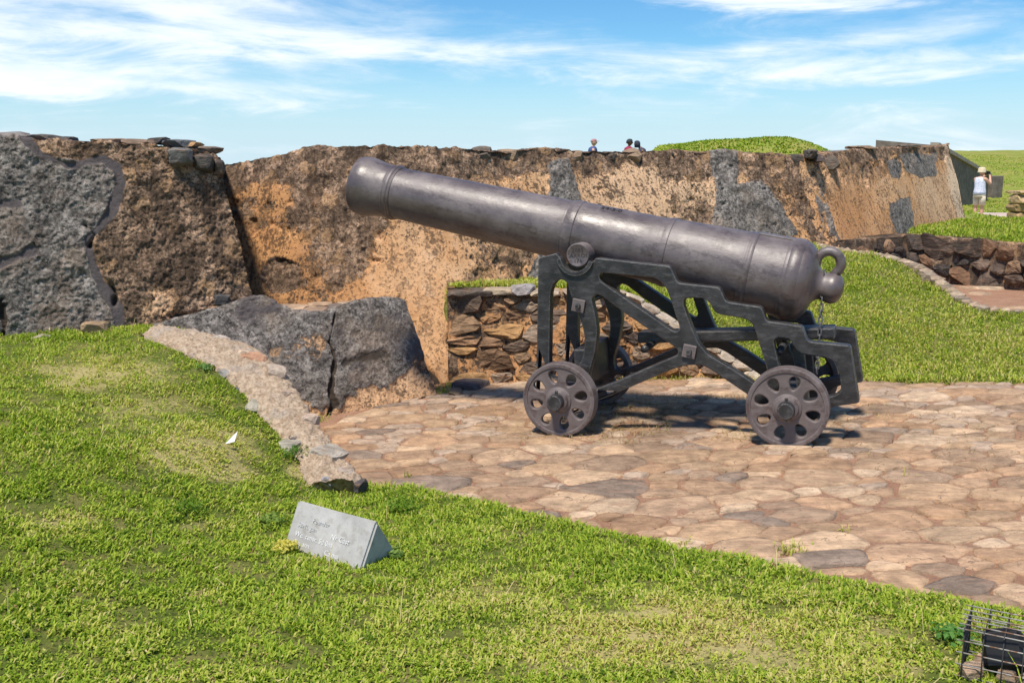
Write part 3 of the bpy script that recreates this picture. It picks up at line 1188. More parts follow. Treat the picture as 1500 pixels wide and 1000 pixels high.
# loose stones along its top and bedded in its face
for k, (px, py, w, h, Y, col) in enumerate([(12, 200, 60, 14, 7.8, (.26, .25, .24)), (70, 205, 34, 16, 7.8, (.13, .12, .11)), (98, 206, 26, 12, 7.8, (.08, .08, .08)), (160, 208, 50, 10, 7.95, (.30, .22, .16)),
                                            (205, 208, 44, 9, 8.0, (.26, .19, .14)), (235, 207, 20, 11, 8.1, (.09, .085, .08)), (263, 211, 36, 13, 8.1, (.17, .18, .19)),
                                            (286, 212, 14, 8, 8.2, (.45, .28, .14)), (301, 221, 40, 11, 8.25, (.22, .18, .15)), (120, 212, 26, 12, 7.85, (.16, .15, .14)), (40, 205, 30, 14, 7.8, (.2, .19, .18))]):
    s = Y / F_PX
    boulder('stone', at_y(px, py, Y + 0.1), (w * s, 0.28, h * s), 100 + k, lw_root, col=col, rot=random.uniform(-.2, .2))
for k, (px, py, w, h, Y, col) in enumerate([(266, 230, 34, 26, 7.98, (.16, .16, .155)), (300, 239, 26, 26, 8.12, (.10, .095, .09)), (322, 246, 14, 22, 8.2, (.12, .1, .09)), 
                                            (325, 438, 24, 16, 7.8, (.09, .09, .09)), (140, 482, 40, 26, 7.28, (.42, .30, .19)), (65, 498, 30, 18, 7.15, (.40, .36, .28))]):
    s = Y / F_PX
    boulder('stone', at_y(px, py, Y), (w * s, 0.16, h * s), 130 + k, lw_root, col=col, rot=0.2)

# --- long orange wall
OW_BASE = [at_y(250, 540, 9.5), at_y(330, 550, 9.05), at_y(420, 560, 8.75), at_y(520, 570, 8.6), at_y(655, 566, 8.62), at_y(720, 540, 8.9), at_y(800, 480, 9.6), at_y(900, 430, 10.2), at_y(1000, 400, 10.8), at_y(1100, 380, 11.5), at_y(1228, 362, 12.3)]
OW_TOP = [at_y(235, 250, 10.1), at_y(325, 242, 9.75), at_y(400, 228, 9.5), at_y(480, 214, 9.35), at_y(560, 213, 9.35), at_y(660, 216, 9.7), at_y(760, 217, 10.3), at_y(860, 219, 10.9), at_y(960, 221, 11.5), at_y(1080, 224, 12.1), at_y(1190, 229, 12.75)]
GREY1 = [(803, 236), (832, 232), (848, 300), (850, 420), (760, 430), (800, 330)]
GREY2 = [(1036, 218), (1078, 218), (1080, 268), (1112, 266), (1140, 300), (1168, 345), (1120, 350), (1042, 340), (1048, 280)]
GREY3 = [(1203, 272), (1216, 300), (1227, 345), (1215, 345), (1204, 300)]


def ow_masks(px, py, P, v):
    n1 = fbm(P, 2.2, 4, 81)
    n2 = fbm(P, 7.0, 3, 82)
    wob = n1 * 9 + n2 * 5
    top_y = np.interp(px, [325, 400, 480, 660, 860, 1080, 1190], [245, 226, 213, 216, 219, 224, 229])
    below = py - top_y
    pl = 0.80 + 0.34 * n1 + .2 * n2
    pl = pl - 0.85 * sstep(46, 8, below + wob * 1.6)
    # bare brown fields
    for cx, cy, rx, ry, a in [(500, 300, 70, 90, .55), (470, 400, 50, 60, .25), (420, 250, 60, 22, .35), (700, 235, 120, 25, .5), (640, 240, 80, 30, .4), (385, 318, 50, 22, .55), (760, 370, 60, 50, .30),
                              (1180, 260, 28, 60, .35), (1130, 250, 40, 40, .25), (700, 330, 40, 40, .2), (1010, 310, 40, 25, .3), (880, 255, 25, 40, .3), (690, 470, 20, 60, .6), (1195, 330, 12, 40, .4)]:
        pl = pl - .9 * a * soft(np.hypot((px - cx) / rx, (py - cy) / ry) - 1 + 0.35 * n1, .5)
    for cx, cy, rx, ry, a in [(610, 450, 70, 100, .40), (560, 480, 60, 60, .3), (360, 300, 30, 40, .2), (370, 420, 45, 50, .35), (430, 320, 60, 30, .3), (930, 290, 90, 55, .22), (640, 340, 60, 40, .2), (1100, 240, 18, 20, .25)]:
        pl = pl + .75 * a * soft(np.hypot((px - cx) / rx, (py - cy) / ry) - 1 + 0.35 * n1, .5)
    grey = np.zeros_like(px)
    for g in (GREY1, GREY2, GREY3):
        grey = np.maximum(grey, soft(poly_sd(px, py, g) + wob * .5, 5))
    deep = soft(px - 505 + 60 * n1, 60) * 0.65
    deep = np.maximum(deep, 0.5 * soft(np.hypot((px - 560) / 50, (py - 470) / 40) - 1, .5))
    pale = 0.45 * soft(np.hypot((px - 960) / 120, (py - 290) / 70) - 1, .4)
    # niche low down at the back
    niche = soft(np.hypot((px - 412) / 27, (py - 405) / 24) - 1 + n1 * .5, .25)
    pl = pl - .8 * niche
    dark = .35 * niche
    dark = np.maximum(dark, soft(line_d(px, py, [(664, 430), (668, 470), (660, 500)]) + wob * .6 - 9, 5) * .8)
    # cracks of the bulging plaster
    for ln in ([(585, 437), (600, 470), (606, 500), (625, 540), (642, 568)],):
        dark = np.maximum(dark, 0.7 * soft(line_d(px, py, ln) + n1 * 14 + n2 * 7 - .2, 1.5))
    lich = 0.9 + 0.1 * sstep(700, 900, px) - 0.3 * soft(np.hypot((px - 600) / 90, (py - 470) / 110) - 1, .4)
    return dict(plaster=pl, grey=grey, deep=deep, pale=pale, dark=dark, lichen=lich)


def ow_disp(px, py, P, v, A):
    n = fbm(P, 6, 5, 85, 0.6)
    flake = sstep(.40, .58, A['plaster'] + 0.55 * fbm(P, 11, 4, 86))
    core = (1 - flake)
    r = 0.02 * flake + core * 0.036 * n + 0.012 * n + 0.05 * fbm(P, 1.0, 3, 87) + 0.02 * np.clip(A['grey'], 0, 1) * (1 + n)
    r = r - 0.03 * np.clip(A['dark'], 0, 1)
    return r


ow_root = empty('orange_wall', tuple(at_y(655, 566, 8.9)))
tag(ow_root, 'long orange plastered rampart wall behind the cannon, flaking to brown rubble', 'wall')
build_wall('masonry', OW_BASE, OW_TOP, 760, 210, 2.6, ow_masks, ow_disp, ow_root, back=(-0.2, 1.0, -0.05), smooth_it=2)
srnd = np.random.default_rng(9)
px = 628.0
k = 0
while px < 1192:
    w = srnd.uniform(14, 38)
    Y = np.interp(px, [325, 400, 480, 560, 660, 860, 1080, 1190], [9.75, 9.5, 9.35, 9.35, 9.7, 10.9, 12.1, 12.75]) + 0.12
    ty = np.interp(px, [325, 400, 480, 560, 660, 760, 860, 960, 1080, 1190], [247, 229, 215, 214, 218, 219, 221, 223, 226, 231])
    s = Y / F_PX
    h = srnd.uniform(15, 25) if px > 560 else srnd.uniform(12, 16)
    col = [(.10, .09, .08), (.20, .16, .12), (.14, .12, .10), (.30, .22, .15), (.08, .08, .08)][srnd.integers(5)]
    boulder('coping_stone', at_y(px + w / 2, ty + h * .5 + srnd.uniform(-2, 3), Y + .17), (w * s * 1.1, srnd.uniform(.34, .46), h * s), 200 + k, ow_root, col=col, rot=srnd.normal(0, .15), tilt=(srnd.normal(0, .1), srnd.normal(0, .08)))
    px += w * srnd.uniform(.95, 2.2 if px > 960 else 1.25)
    k += 1

# --- return wall on the right
RT_BASE = [at_y(1170, 372, 12.1), at_y(1215, 360, 12.2), at_y(1290, 352, 13.3), at_y(1350, 344, 14.6), at_y(1416, 337, 15.9)]
RT_TOP = [at_y(1170, 226, 12.6), at_y(1204, 230, 12.8), at_y(1240, 219, 13.6), at_y(1300, 217, 14.5), at_y(1350, 215, 15.6), at_y(1386, 215, 16.6)]
RG = [[(1297, 236), (1312, 230), (1320, 252), (1314, 264), (1300, 262)], [(1318, 226), (1372, 224), (1372, 256), (1345, 262), (1322, 250)], [(1300, 298), (1330, 288), (1336, 345), (1314, 348), (1302, 318)], [(1192, 285), (1212, 310), (1226, 352), (1215, 352), (1198, 315)]]


def rt_masks(px, py, P, v):
    n1 = fbm(P, 2.2, 4, 91)
    n2 = fbm(P, 6, 3, 92)
    pl = 0.80 + 0.34 * n1 + .2 * n2 - 0.6 * sstep(22, 2, py - 219 + 8 * n1) - .35 * soft(np.hypot((px - 1270) / 60, (py - 245) / 22) - 1, .5)
    grey = np.zeros_like(px)
    for g in RG:
        grey = np.maximum(grey, soft(poly_sd(px, py, g) + n1 * 3 + n2 * 2, 3))
    pale = soft(1383 + (py - 230) * .22 - px + n1 * 6, 5) * .95 + .35 * soft(np.hypot((px - 1370) / 30, (py - 290) / 40) - 1, .4)
    deep = .55 * soft(np.hypot((px - 1240) / 35, (py - 310) / 45) - 1, .5)
    return dict(plaster=pl + pale * .4, grey=grey, deep=deep, pale=np.clip(pale, 0, 1), lichen=.75 + 0 * px)


def rt_disp(px, py, P, v, A):
    flake = sstep(.40, .6, A['plaster'] + 0.5 * fbm(P, 8, 4, 96))
    return 0.02 * flake + .03 * (1 - flake) * fbm(P, 6, 4, 95) + .05 * fbm(P, .9, 3, 97)


rt_root = empty('end_wall', tuple(at_y(1350, 344, 15)))
tag(rt_root, 'battered orange wall end with three grey patches near the person', 'wall')
build_wall('masonry', RT_BASE, RT_TOP, 260, 130, 2.0, rt_masks, rt_disp, rt_root, back=(0.45, 1.0, 0.03))
for k, (px, py, w, h, Y, col) in enumerate([(1186, 226, 16, 14, 12.6, (.12, .11, .1)), (1198, 232, 14, 12, 12.6, (.09, .08, .08)), (1260, 216, 40, 5, 14.1, (.3, .22, .15)), (1330, 214, 34, 4, 15.4, (.2, .17, .14))]):
    s = Y / F_PX
    boulder('coping_stone', at_y(px, py, Y), (w * s, .3, h * s), 260 + k, rt_root, col=col)

# --- dark traverse behind it, with its sloping coping
M_CEM = ground_mat('old_cement', (0.16, 0.135, 0.115), (0.25, 0.21, 0.18), (0.075, 0.06, 0.05), 1.3, 0.6)
M_COPE = ground_mat('coping_cement', (0.42, 0.37, 0.31), (0.34, 0.29, 0.24), (0.22, 0.18, 0.15), 1.6, 0.4)
tr_root = empty('sloping_wall', tuple(at_y(1440, 292, 45)))
tag(tr_root, 'dark end wall with pale sloping coping beside the green hill', 'wall')
tw = [at_y(1385, 214, 17.0), at_y(1392, 222, 18.0), at_y(1450, 256, 26.0)]
prof_pts = [at_y(1372, 209, 39.0), at_y(1449, 254, 46.0)]
A0, A1 = prof_pts
dirv = (A1 - A0)
sidev = np.array([-1.0, 0.62, 0.0])
sidev /= np.linalg.norm(sidev)
nseg = 40
V, Fq = [], []
for i in range(nseg + 1):
    t = i / nseg
    p = A0 + dirv * t
    zb = -0.4
    jit = 0.02 * math.sin(i * 2.1)
    V += [(p[0], p[1], zb), (p[0], p[1], p[2] - .1 + jit), tuple(p + sidev * 2.2 + np.array([0, 0, .12])), (*(p + sidev * 2.2)[:2], zb)]
for i in range(nseg):
    for k in range(3):
        Fq.append((i * 4 + k, (i + 1) * 4 + k, (i + 1) * 4 + k + 1, i * 4 + k + 1))
Fq += [(0, 1, 2, 3), tuple(nseg * 4 + k for k in (3, 2, 1, 0))]
add('wall_body', V, Fq, M_CEM, tr_root, smooth=False)
V, Fq = [], []
wdir = sidev
for i in range(nseg + 1):
    p = A0 + dirv * (i / nseg)
    for du, dz in ((-.10, -.14), (-.10, 0), (.22, .02), (.22, -.1)):
        V.append(tuple(p + wdir * du + np.array([0, 0, dz + .004 * math.sin(i * 1.7)])))
for i in range(nseg):
    for k in range(4):
        Fq.append((i * 4 + k, (i + 1) * 4 + k, (i + 1) * 4 + (k + 1) % 4, i * 4 + (k + 1) % 4))
Fq += [(0, 1, 2, 3), tuple(nseg * 4 + k for k in (3, 2, 1, 0))]
add('coping', V, Fq, M_COPE, tr_root, smooth=False)
bm = bmesh.new()
qa, qb = at_y(1204, 222, 19.0), at_y(1386, 212, 20.0)
mid = (qa + qb) / 2
ang = math.atan2(qb[1] - qa[1], qb[0] - qa[0])
bm_box(bm, np.linalg.norm(qb - qa), .5, .16, Matrix.Translation((mid[0], mid[1] + .3, mid[2] - .08)) @ Matrix.Rotation(ang, 4, 'Z') @ Matrix.Rotation(-math.asin((qb[2] - qa[2]) / np.linalg.norm(qb - qa)), 4, 'Y'), .02)
bm_add('top_slab', bm, M_CEM, tr_root, frame=Matrix())
bm = bmesh.new()
pb = at_y(1453, 272, 47.5)
bm_box(bm, .62, .7, 1.3, Matrix.Translation((pb[0], pb[1], pb[2] - .2)) @ Matrix.Rotation(.4, 4, 'Z'), .03)
bm_add('end_block', bm, M_CEM, tr_root, frame=Matrix())

# --- dark block of the embrasure sill, in front of the orange wall
BK_BASE = [at_y(215, 500, 7.42), at_y(300, 530, 7.40), at_y(400, 600, 7.44), at_y(480, 618, 7.50), at_y(560, 602, 7.78), at_y(642, 582, 8.12)]
BK_TOP = [at_y(225, 478, 7.45), at_y(300, 458, 7.58), at_y(378, 434, 7.78), at_y(392, 436, 7.80), at_y(410, 452, 7.76), at_y(470, 463, 7.82), at_y(494, 452, 7.95), at_y(530, 440, 8.12), at_y(584, 438, 8.42), at_y(592, 444, 8.46)]


def bk_masks(px, py, P, v):
    n1 = fbm(P, 3, 4, 101)
    n2 = fbm(P, 10, 3, 102)
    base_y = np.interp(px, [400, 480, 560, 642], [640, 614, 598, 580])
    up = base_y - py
    grey = soft(32 - up + 40 * n1 + 18 * n2 + 20 * sstep(560, 640, px), 12)
    grey = np.maximum(grey, soft(px - 400, 20))
    dark = soft(line_d(px, py, [(489, 460), (482, 500), (490, 530), (484, 570), (489, 590), (480, 612)]) + n2 * 7 + n1 * 6 - 2.2, 3)
    dark = np.maximum(dark, .6 * soft(line_d(px, py, [(505, 532), (540, 522), (560, 520)]) + n1 * 9 + n2 * 5 - 9, 8))
    dark = np.maximum(dark, .55 * soft(line_d(px, py, [(430, 560), (440, 590)]) + n1 * 8 - 8, 8))  # shade cast by the low wall's coping, painted dark on the block face
    dark = np.maximum(dark, .9 * soft(up - 3 + 4 * n1, 3))  # shadow gap where the block meets the paving, painted in as a dark strip
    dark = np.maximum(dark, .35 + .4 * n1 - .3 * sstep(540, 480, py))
    pl = .75 + .2 * n1
    grey = grey - .5 * soft(np.hypot((px - 455) / 26, (py - 512) / 15) - 1 + 2 * n1 + n2, .6) - .25 * soft(np.hypot((px - 600) / 40, (py - 560) / 40) - 1 + n1, .6)
    pale = .3 + 0 * px
    return dict(plaster=pl, grey=grey, dark=np.where(v >= 1, 0, dark), pale=pale, lichen=.8 + 0 * px, deep=.15 + 0 * px, smear=.36 + .55 * n1 + .25 * n2 - .6 * (grey < .4))


def bk_disp(px, py, P, v, A):
    return .018 * fbm(P, 12, 5, 105, .7) + .012 * fbm(P, 1.6, 3, 106) - .06 * np.clip(A['dark'] - .45, 0, 1) + 0.02 * np.clip(A['grey'], 0, 1)


bk_root = empty('sill_block', tuple(at_y(560, 602, 7.95)))
tag(bk_root, 'low dark cement block split by a crack at the foot of the orange wall', 'block')
build_wall('masonry', BK_BASE, BK_TOP, 330, 130, .7, bk_masks, bk_disp, bk_root, back=(-0.3, 1.0, -0.22), smooth_it=1)
for k, (px, py, w, h, Y, col) in enumerate([(425, 451, 50, 9, 8.1, (.46, .33, .23)), (462, 455, 40, 9, 8.05, (.36, .26, .19)), (492, 453, 26, 16, 8.1, (.2, .17, .15)), (512, 446, 34, 9, 8.25, (.42, .31, .22)), (470, 447, 40, 7, 8.4, (.48, .34, .23)),
                                            (650, 578, 34, 14, 8.3, (.14, .12, .10)), (690, 566, 52, 20, 8.38, (.13, .11, .11)), (668, 574, 20, 9, 8.2, (.3, .22, .15))]):
    s = Y / F_PX
    boulder('stone', at_y(px, py, Y), (w * s, .25, h * s), 300 + k, bk_root, col=col, rot=srnd.normal(0, .2))


# ------------------------------------------------------------------ rubble walls whose stones can be told apart
def rubble_wall(root, base, top, thick, back, stone_r, cols, seed, mortar_masks, n_try=4000, gap=0.012, proud=0.045, nu=120, nv=60, aniso=1.6, depth_jit=0.03):
    rnd = np.random.default_rng(seed)
    B, T = resample(smooth_line(base, 1), nu), resample(smooth_line(top, 1), nu)
    build_wall('mortar', base, top, nu, nv, thick, mortar_masks, lambda px, py, P, v, A: .02 * fbm(P, 9, 4, seed) + .02 * fbm(P, 2, 3, seed + 1), root, back=back, smooth_it=1, nt=4)
    L = np.concatenate([[0], np.cumsum(np.linalg.norm(np.diff(B, axis=0), axis=1))])
    Hh = np.linalg.norm(T - B, axis=1)
    region = [(0, 0), (L[-1], 0)] + [(L[i], Hh[i]) for i in range(nu - 1, -1, -6)]
    region = [(x / aniso, y) for x, y in region]
    pts, rad = seeds_in(region, lambda r, k: r.choice(stone_r), n_try, rnd)
    for (c, poly) in zip(pts, cells(pts, rad, max(stone_r) * 2.6)):
        if poly is None:
            continue
        q = shrink_round(poly, gap * rnd.uniform(.7, 2.2), rnd, 1, .07)
        q = q * np.array([aniso, 1])
        c2 = q.mean(0)

        def W(uv):
            u = np.clip(uv[:, 0], 0, L[-1])
            b = np.stack([np.interp(u, L, B[:, k]) for k in range(3)], 1)
            t = np.stack([np.interp(u, L, T[:, k]) for k in range(3)], 1)
            h = np.maximum(np.interp(u, L, Hh), 1e-3)
            w = np.clip(uv[:, 1] / h, -0.02, 1.03)[:, None]
            return b * (1 - w) + t * w
        e = .02
        w0 = W(c2[None])[0]
        du = W((c2 + [e, 0])[None])[0] - w0
        dv = W((c2 + [0, e])[None])[0] - w0
        nrm = np.cross(du, dv)
        if np.linalg.norm(nrm) < 1e-9:
            continue
        nrm = nrm / np.linalg.norm(nrm)
        n = len(q)
        dep = proud * rnd.uniform(.5, 1.4)
        ring = []
        tl = rnd.normal(0, .25, 2)
        for sc, d in ((1.03, -.03), (.93, dep * .7), (.6, dep)):
            p2 = c2 + (q - c2) * sc
            dd = d + ((p2 - c2) @ tl if d > 0 else 0) + (rnd.normal(0, depth_jit * .25, n) if d > 0 else 0)
            ring.append(W(p2) + nrm * np.reshape(dd, (-1, 1)) * np.ones((n, 1)))
        V = np.vstack(ring + [ring[2].mean(0, keepdims=True) + nrm * dep * rnd.uniform(0, .2)])
        F = [grid_faces(n, 3, True), np.array([[2 * n + k, 2 * n + (k + 1) % n, 3 * n] for k in range(n)])]
        o = add('stone', V, F, M_RUBBLE, root, origin=tuple(w0), smooth=False)
        o.color = (*(np.array(cols[rnd.integers(len(cols))]) * rnd.uniform(.8, 1.2)), 1)


rw_root = empty('retaining_wall', tuple(at_y(800, 556, 8.5)))
tag(rw_root, 'low rubble stone wall with orange mortar holding the bank behind the cannon', 'wall')
RW_BASE = [at_y(657, 572, 8.55), at_y(740, 566, 8.50), at_y(830, 562, 8.45), at_y(918, 560, 8.40), at_y(994, 560, 8.33), at_y(1060, 560, 8.27), at_y(1122, 562, 8.18)]
RUB_COLS = [(.30, .17, .085), (.34, .21, .12), (.17, .125, .095), (.30, .23, .17), (.40, .24, .11), (.12, .095, .08), (.24, .15, .09), (.36, .28, .21), (.27, .18, .11)]


def mort_mask(px, py, P, v):
    n1 = fbm(P, 3, 3, 111)
    return dict(plaster=.55 + .35 * n1, deep=.6 + 0 * px, lichen=.6 + 0 * px, grey=0 * px)


rubble_wall(rw_root, RW_BASE, RW_TOP, .45, (0, 1, -.02), [.038, .05, .065, .085], RUB_COLS, 31, mort_mask, 7000, .007, .026, aniso=1.9)
# flat stones capping it
for k, (px, py, w, h, Y, col) in enumerate([(690, 428, 70, 11, 8.75, (.12, .10, .085)), (735, 426, 60, 9, 8.78, (.46, .38, .28)), (765, 424, 34, 15, 8.76, (.38, .36, .36)), (800, 428, 44, 9, 8.75, (.44, .36, .27)),
                                            (850, 428, 50, 9, 8.72, (.42, .33, .24)), (895, 430, 46, 9, 8.66, (.40, .33, .25))]):
    s = Y / F_PX
    boulder('coping_stone', at_y(px, py, Y), (w * s, .3, h * s), 330 + k, rw_root, col=col)
for k in range(9):
    t = (k + .5) / 9
    p = RW_TOP[3] * (1 - t) + RW_TOP[-1] * t
    boulder('coping_stone', p + np.array([0, .08, 0]), (.2, .26, .06), 345 + k, rw_root, col=[(.55, .47, .37), (.48, .40, .32), (.6, .52, .42)][k % 3], tilt=(0, .36), rot=-.1)

dw_root = empty('dark_rubble_wall', tuple(at_y(1420, 420, 12.6)))
tag(dw_root, 'low wall of blackish rubble under the grass terrace at the far platform', 'wall')
DW_BASE = [at_y(1180, 378, 12.05), at_y(1230, 376, 12.2), at_y(1300, 390, 12.6), at_y(1340, 408, 12.9), at_y(1400, 424, 12.75), at_y(1500, 428, 12.1), at_y(1640, 436, 11.4)]
DW_TOP = [at_y(1180, 352, 12.15), at_y(1230, 352, 12.3), at_y(1300, 348, 12.75), at_y(1335, 345, 13.05), at_y(1400, 348, 12.9), at_y(1500, 357, 12.2), at_y(1640, 372, 11.5)]


def dark_mort(px, py, P, v):
    n1 = fbm(P, 3, 3, 113)
    return dict(plaster=.3 + .3 * n1, deep=.4 + 0 * px, dark=.5 + .4 * n1, lichen=.8 + 0 * px)


rubble_wall(dw_root, DW_BASE, DW_TOP, .5, (.1, 1, 0), [.06, .085, .11, .14], [(.075, .06, .05), (.11, .085, .07), (.055, .05, .048), (.20, .12, .075), (.16, .12, .095), (.30, .2, .13), (.09, .075, .065)], 41, dark_mort, 6000, .006, .065, nu=150, nv=40, aniso=1.35)
# thin stone edging along the crest of the bank
ed = resample(smooth_line(bank_edge, 2), 34)
ed_root = empty('stone_edging', tuple(ed[12]))
tag(ed_root, 'thin curved line of pale edging stones along the crest of the grass bank', 'edging')
for k in range(33):
    p, q = ed[k], ed[k + 1]
    a = math.atan2(q[1] - p[1], q[0] - p[0])
    sl_ = math.asin((q[2] - p[2]) / np.linalg.norm(q - p))
    boulder('edging_stone', (p + q) / 2 + np.array([.0, .04, -.02]), (np.linalg.norm(q - p) * 1.02, .16, .16), 400 + k, ed_root, col=[(.40, .31, .23), (.50, .40, .30), (.33, .27, .21)][k % 3], rot=a, tilt=(0, -sl_), sub=1)

# --- low sloping wall between lawn and paving
lo_root = empty('low_wall', tuple(low_l[3]))
tag(lo_root, 'low sloping wall of pinkish rubble concrete between the lawn and the paving', 'wall')
nl, nw = 240, 40
Ls, Rs = resample(smooth_line(low_l, 2), nl), resample(smooth_line(low_r, 2), nl)
dn_l, dn_r = Ls.copy(), Rs.copy()
dn_l[:, 2] -= .35
dn_r[:, 2] = np.minimum(paving_z(Rs[:, 0], Rs[:, 1]) - .1, Rs[:, 2] - .25)
dn_r[:, :2] += np.array([.05, .02])
rows = [dn_l, dn_l * .4 + Ls * .6] + [Ls * (1 - t) + Rs * t + np.array([0, 0, .035 * math.sin(math.pi * t)]) for t in np.linspace(0, 1, nw)] + [Rs * (1 - t) + dn_r * t for t in np.linspace(.08, 1, 12)]
G = np.array(rows)
du, dv = np.gradient(G, axis=1), np.gradient(G, axis=0)
N = np.cross(du, dv)
N /= np.linalg.norm(N, axis=2, keepdims=True) + 1e-9
N *= np.sign((N[20, :, 2]).mean())
P = G.reshape(-1, 3)
n1 = fbm(P, 14, 5, 121, .62)
n2 = fbm(P, 4, 3, 122)
D = .030 * n1 + .022 * n2 + .014 * np.abs(fbm(P, 30, 3, 123))
LWM = Mat('rubble_concrete', .95, .15)
_p = LWM.pos()
_f, _g, _b = LWM.noise(30, 8, .75, _p), LWM.noise(60, 5, .7, _p, dist=.5), LWM.noise(5, 5, .6, _p)
_c = LWM.mix(LWM.ramp(_f, .38, .62), (.40, .285, .19), (.66, .52, .375))
_c = LWM.mix(LWM.math('MULTIPLY', LWM.ramp(_b, .5, .68), .6), _c, (.46, .40, .34))
_c = LWM.mix(LWM.math('MULTIPLY', LWM.ramp(_g, .34, .44, 1, 0), .6), _c, (.16, .12, .085))
LWM = LWM.done(_c, LWM.bump(_g, .5, .008, LWM.bump(_f, .9, .03)))
fgrid = grid_faces(nl, G.shape[0])
capA = np.array([np.arange(G.shape[0])[::-1] * nl])
capB = np.array([np.arange(G.shape[0]) * nl + nl - 1])
add('concrete', P + N.reshape(-1, 3) * D[:, None], [fgrid, capA, capB], LWM, lo_root)
for k, (px, py, w, d_, col) in enumerate([(337, 543, 26, .12, (.34, .33, .31)), (383, 592, 32, .16, (.40, .38, .31)), (350, 568, 14, .07, (.16, .17, .18)), (428, 650, 28, .12, (.42, .40, .33)), (482, 660, 40, .16, (.46, .42, .36)), (478, 702, 18, .08, (.36, .36, .38)),
                                         (360, 516, 24, .08, (.62, .5, .38)), (375, 522, 34, .1, (.48, .28, .18)), (300, 505, 34, .1, (.58, .46, .35)), (262, 497, 30, .1, (.50, .36, .26)), (405, 540, 26, .1, (.55, .46, .38)), (325, 497, 24, .08, (.5, .45, .4)),
                                         (527, 708, 12, .06, (.09, .085, .09)), (433, 640, 14, .06, (.14, .13, .14)), (280, 512, 30, .08, (.45, .3, .2)), (505, 690, 20, .08, (.5, .42, .35)), (455, 612, 22, .09, (.52, .42, .34)), (418, 575, 20, .08, (.56, .45, .36))]):
    zc = float(np.interp(py, [480, 508, 540, 572, 625, 670, 714], [.56, .49, .41, .31, .17, .06, -.03]))
    c = at_z(px, py, zc)
    boulder('stone', c + np.array([0, 0, -.018]), (w * c[1] / F_PX * 1.15, d_ * 1.4, .075), 500 + k, lo_root, col=col, rot=srnd.uniform(-.9, .2), tilt=(srnd.normal(0, .08), .25))

# --- square stone pier at the right edge, far off
pr = empty('stone_pier', tuple(at_y(1500, 324, 30)))
tag(pr, 'squat tan stone pier at the edge of the path', 'pier')
b0 = at_y(1487, 324, 30)
for r_ in range(3):
    for c_ in range(3):
        boulder('stone', (b0[0] + .17 + c_ * .34, b0[1] + .3, b0[2] + .13 + r_ * .25), (.36, .8, .27), 560 + r_ * 3 + c_, pr, col=[(.50, .36, .19), (.42, .29, .15), (.55, .40, .23)][(r_ + c_) % 3], rot=srnd.normal(0, .05))
boulder('capstone', (b0[0] + .52, b0[1] + .3, b0[2] + .82), (1.15, .95, .12), 570, pr, col=(.52, .38, .22))

# ------------------------------------------------------------------ the gun carriage
YAW, ALPHA = 0.358, 0.046
ca = Vector((math.cos(YAW) * math.cos(ALPHA), -math.sin(YAW) * math.cos(ALPHA), math.sin(ALPHA)))   # along, towards the breech
cb = Vector((math.sin(YAW), math.cos(YAW), 0))                                                      # across, away
cn = ca.cross(cb)
CR = Matrix((ca, cb, cn)).transposed()
CO = Vector((1.696, 6.107, 0.004))
carriage = empty('gun_carriage', CO, CR)
tag(carriage, 'black iron stepped gun carriage on four spoked iron wheels', 'gun carriage')
CF = WM[carriage]
O_, a_, b_, n_ = (np.array(v) for v in (CO, ca, cb, cn))
NEAR_OUT, CH_T, FAR_IN = 0.155, 0.08, 0.805
MIDO = 0.52


def on_plane(px, py, off):
    d = ray(px, py)
    c0 = np.array([0, 0, CAM_H])
    t = ((O_ + b_ * off - c0) @ b_) / (d @ b_)
    P = c0 + d * t - O_
    return P @ a_, P @ n_


def Zm(pts):
    return [on_plane(740 + x * .37333, 330 + y * .37333, NEAR_OUT) for x, y in pts]


tr_s, tr_h = on_plane(846.6, 373.8, 0.19)
TRR = 0.08
sock_r = 0.098
sc_ = (tr_s - .006, tr_h - .006)
left_top, right_top = Zm([(205, 109)])[0], Zm([(345, 126)])[0]
arc = []
for k in range(13):
    t = math.pi * (1.06 + 0.80 * k / 12)
    arc.append((sc_[0] + sock_r * math.cos(t), sc_[1] + sock_r * math.sin(t)))
outer_a = Zm([(122, 560), (126, 300), (129, 128)])
outer_b = Zm([(200, 109)])
outer_c = Zm([(352, 127), (648, 160), (677, 226), (842, 243), (866, 300), (1006, 320), (1026, 376), (1166, 395), (1187, 455), (1356, 472), (1392, 697), (1285, 712), (1180, 790), (1050, 785), (1000, 705), (945, 660), (800, 562), (765, 547),
              (700, 550), (640, 571), (430, 661), (360, 689), (260, 740), (165, 735), (112, 670)])
outer = fillet(outer_a, .012)[:]
outer = [p for p in fillet(outer_a + outer_b, .02)[:-5]] + outer_b + arc + fillet(outer_c, .022)
hA = fillet(Zm([(172, 600), (174, 420), (177, 262), (190, 226), (216, 210), (240, 222), (253, 258), (264, 300), (290, 356), (308, 415), (312, 470), (303, 525), (280, 562), (235, 600)]), .05, 3)
hB = fillet(Zm([(338, 288), (355, 271), (378, 276), (457, 337), (660, 474), (678, 490), (676, 508), (429, 615), (356, 641), (332, 632), (328, 585), (352, 497), (362, 422), (355, 362)]), .03, 3)
hC = fillet(Zm([(374, 186), (590, 206), (626, 236), (642, 272), (685, 402), (672, 419), (652, 410), (378, 222), (368, 203)]), .03, 3)
hD = fillet(Zm([(703, 287), (776, 285), (802, 303), (824, 347), (940, 366), (973, 388), (1014, 520), (1034, 590), (1010, 636), (985, 625), (911, 575), (795, 506), (758, 462), (732, 400), (699, 312)]), .03, 3)
hE = fillet(Zm([(1053, 452), (1068, 440), (1116, 443), (1132, 474), (1158, 504), (1258, 519), (1290, 531), (1309, 570), (1319, 648), (1296, 667), (1240, 680), (1170, 690), (1115, 640), (1075, 552)]), .03, 3)
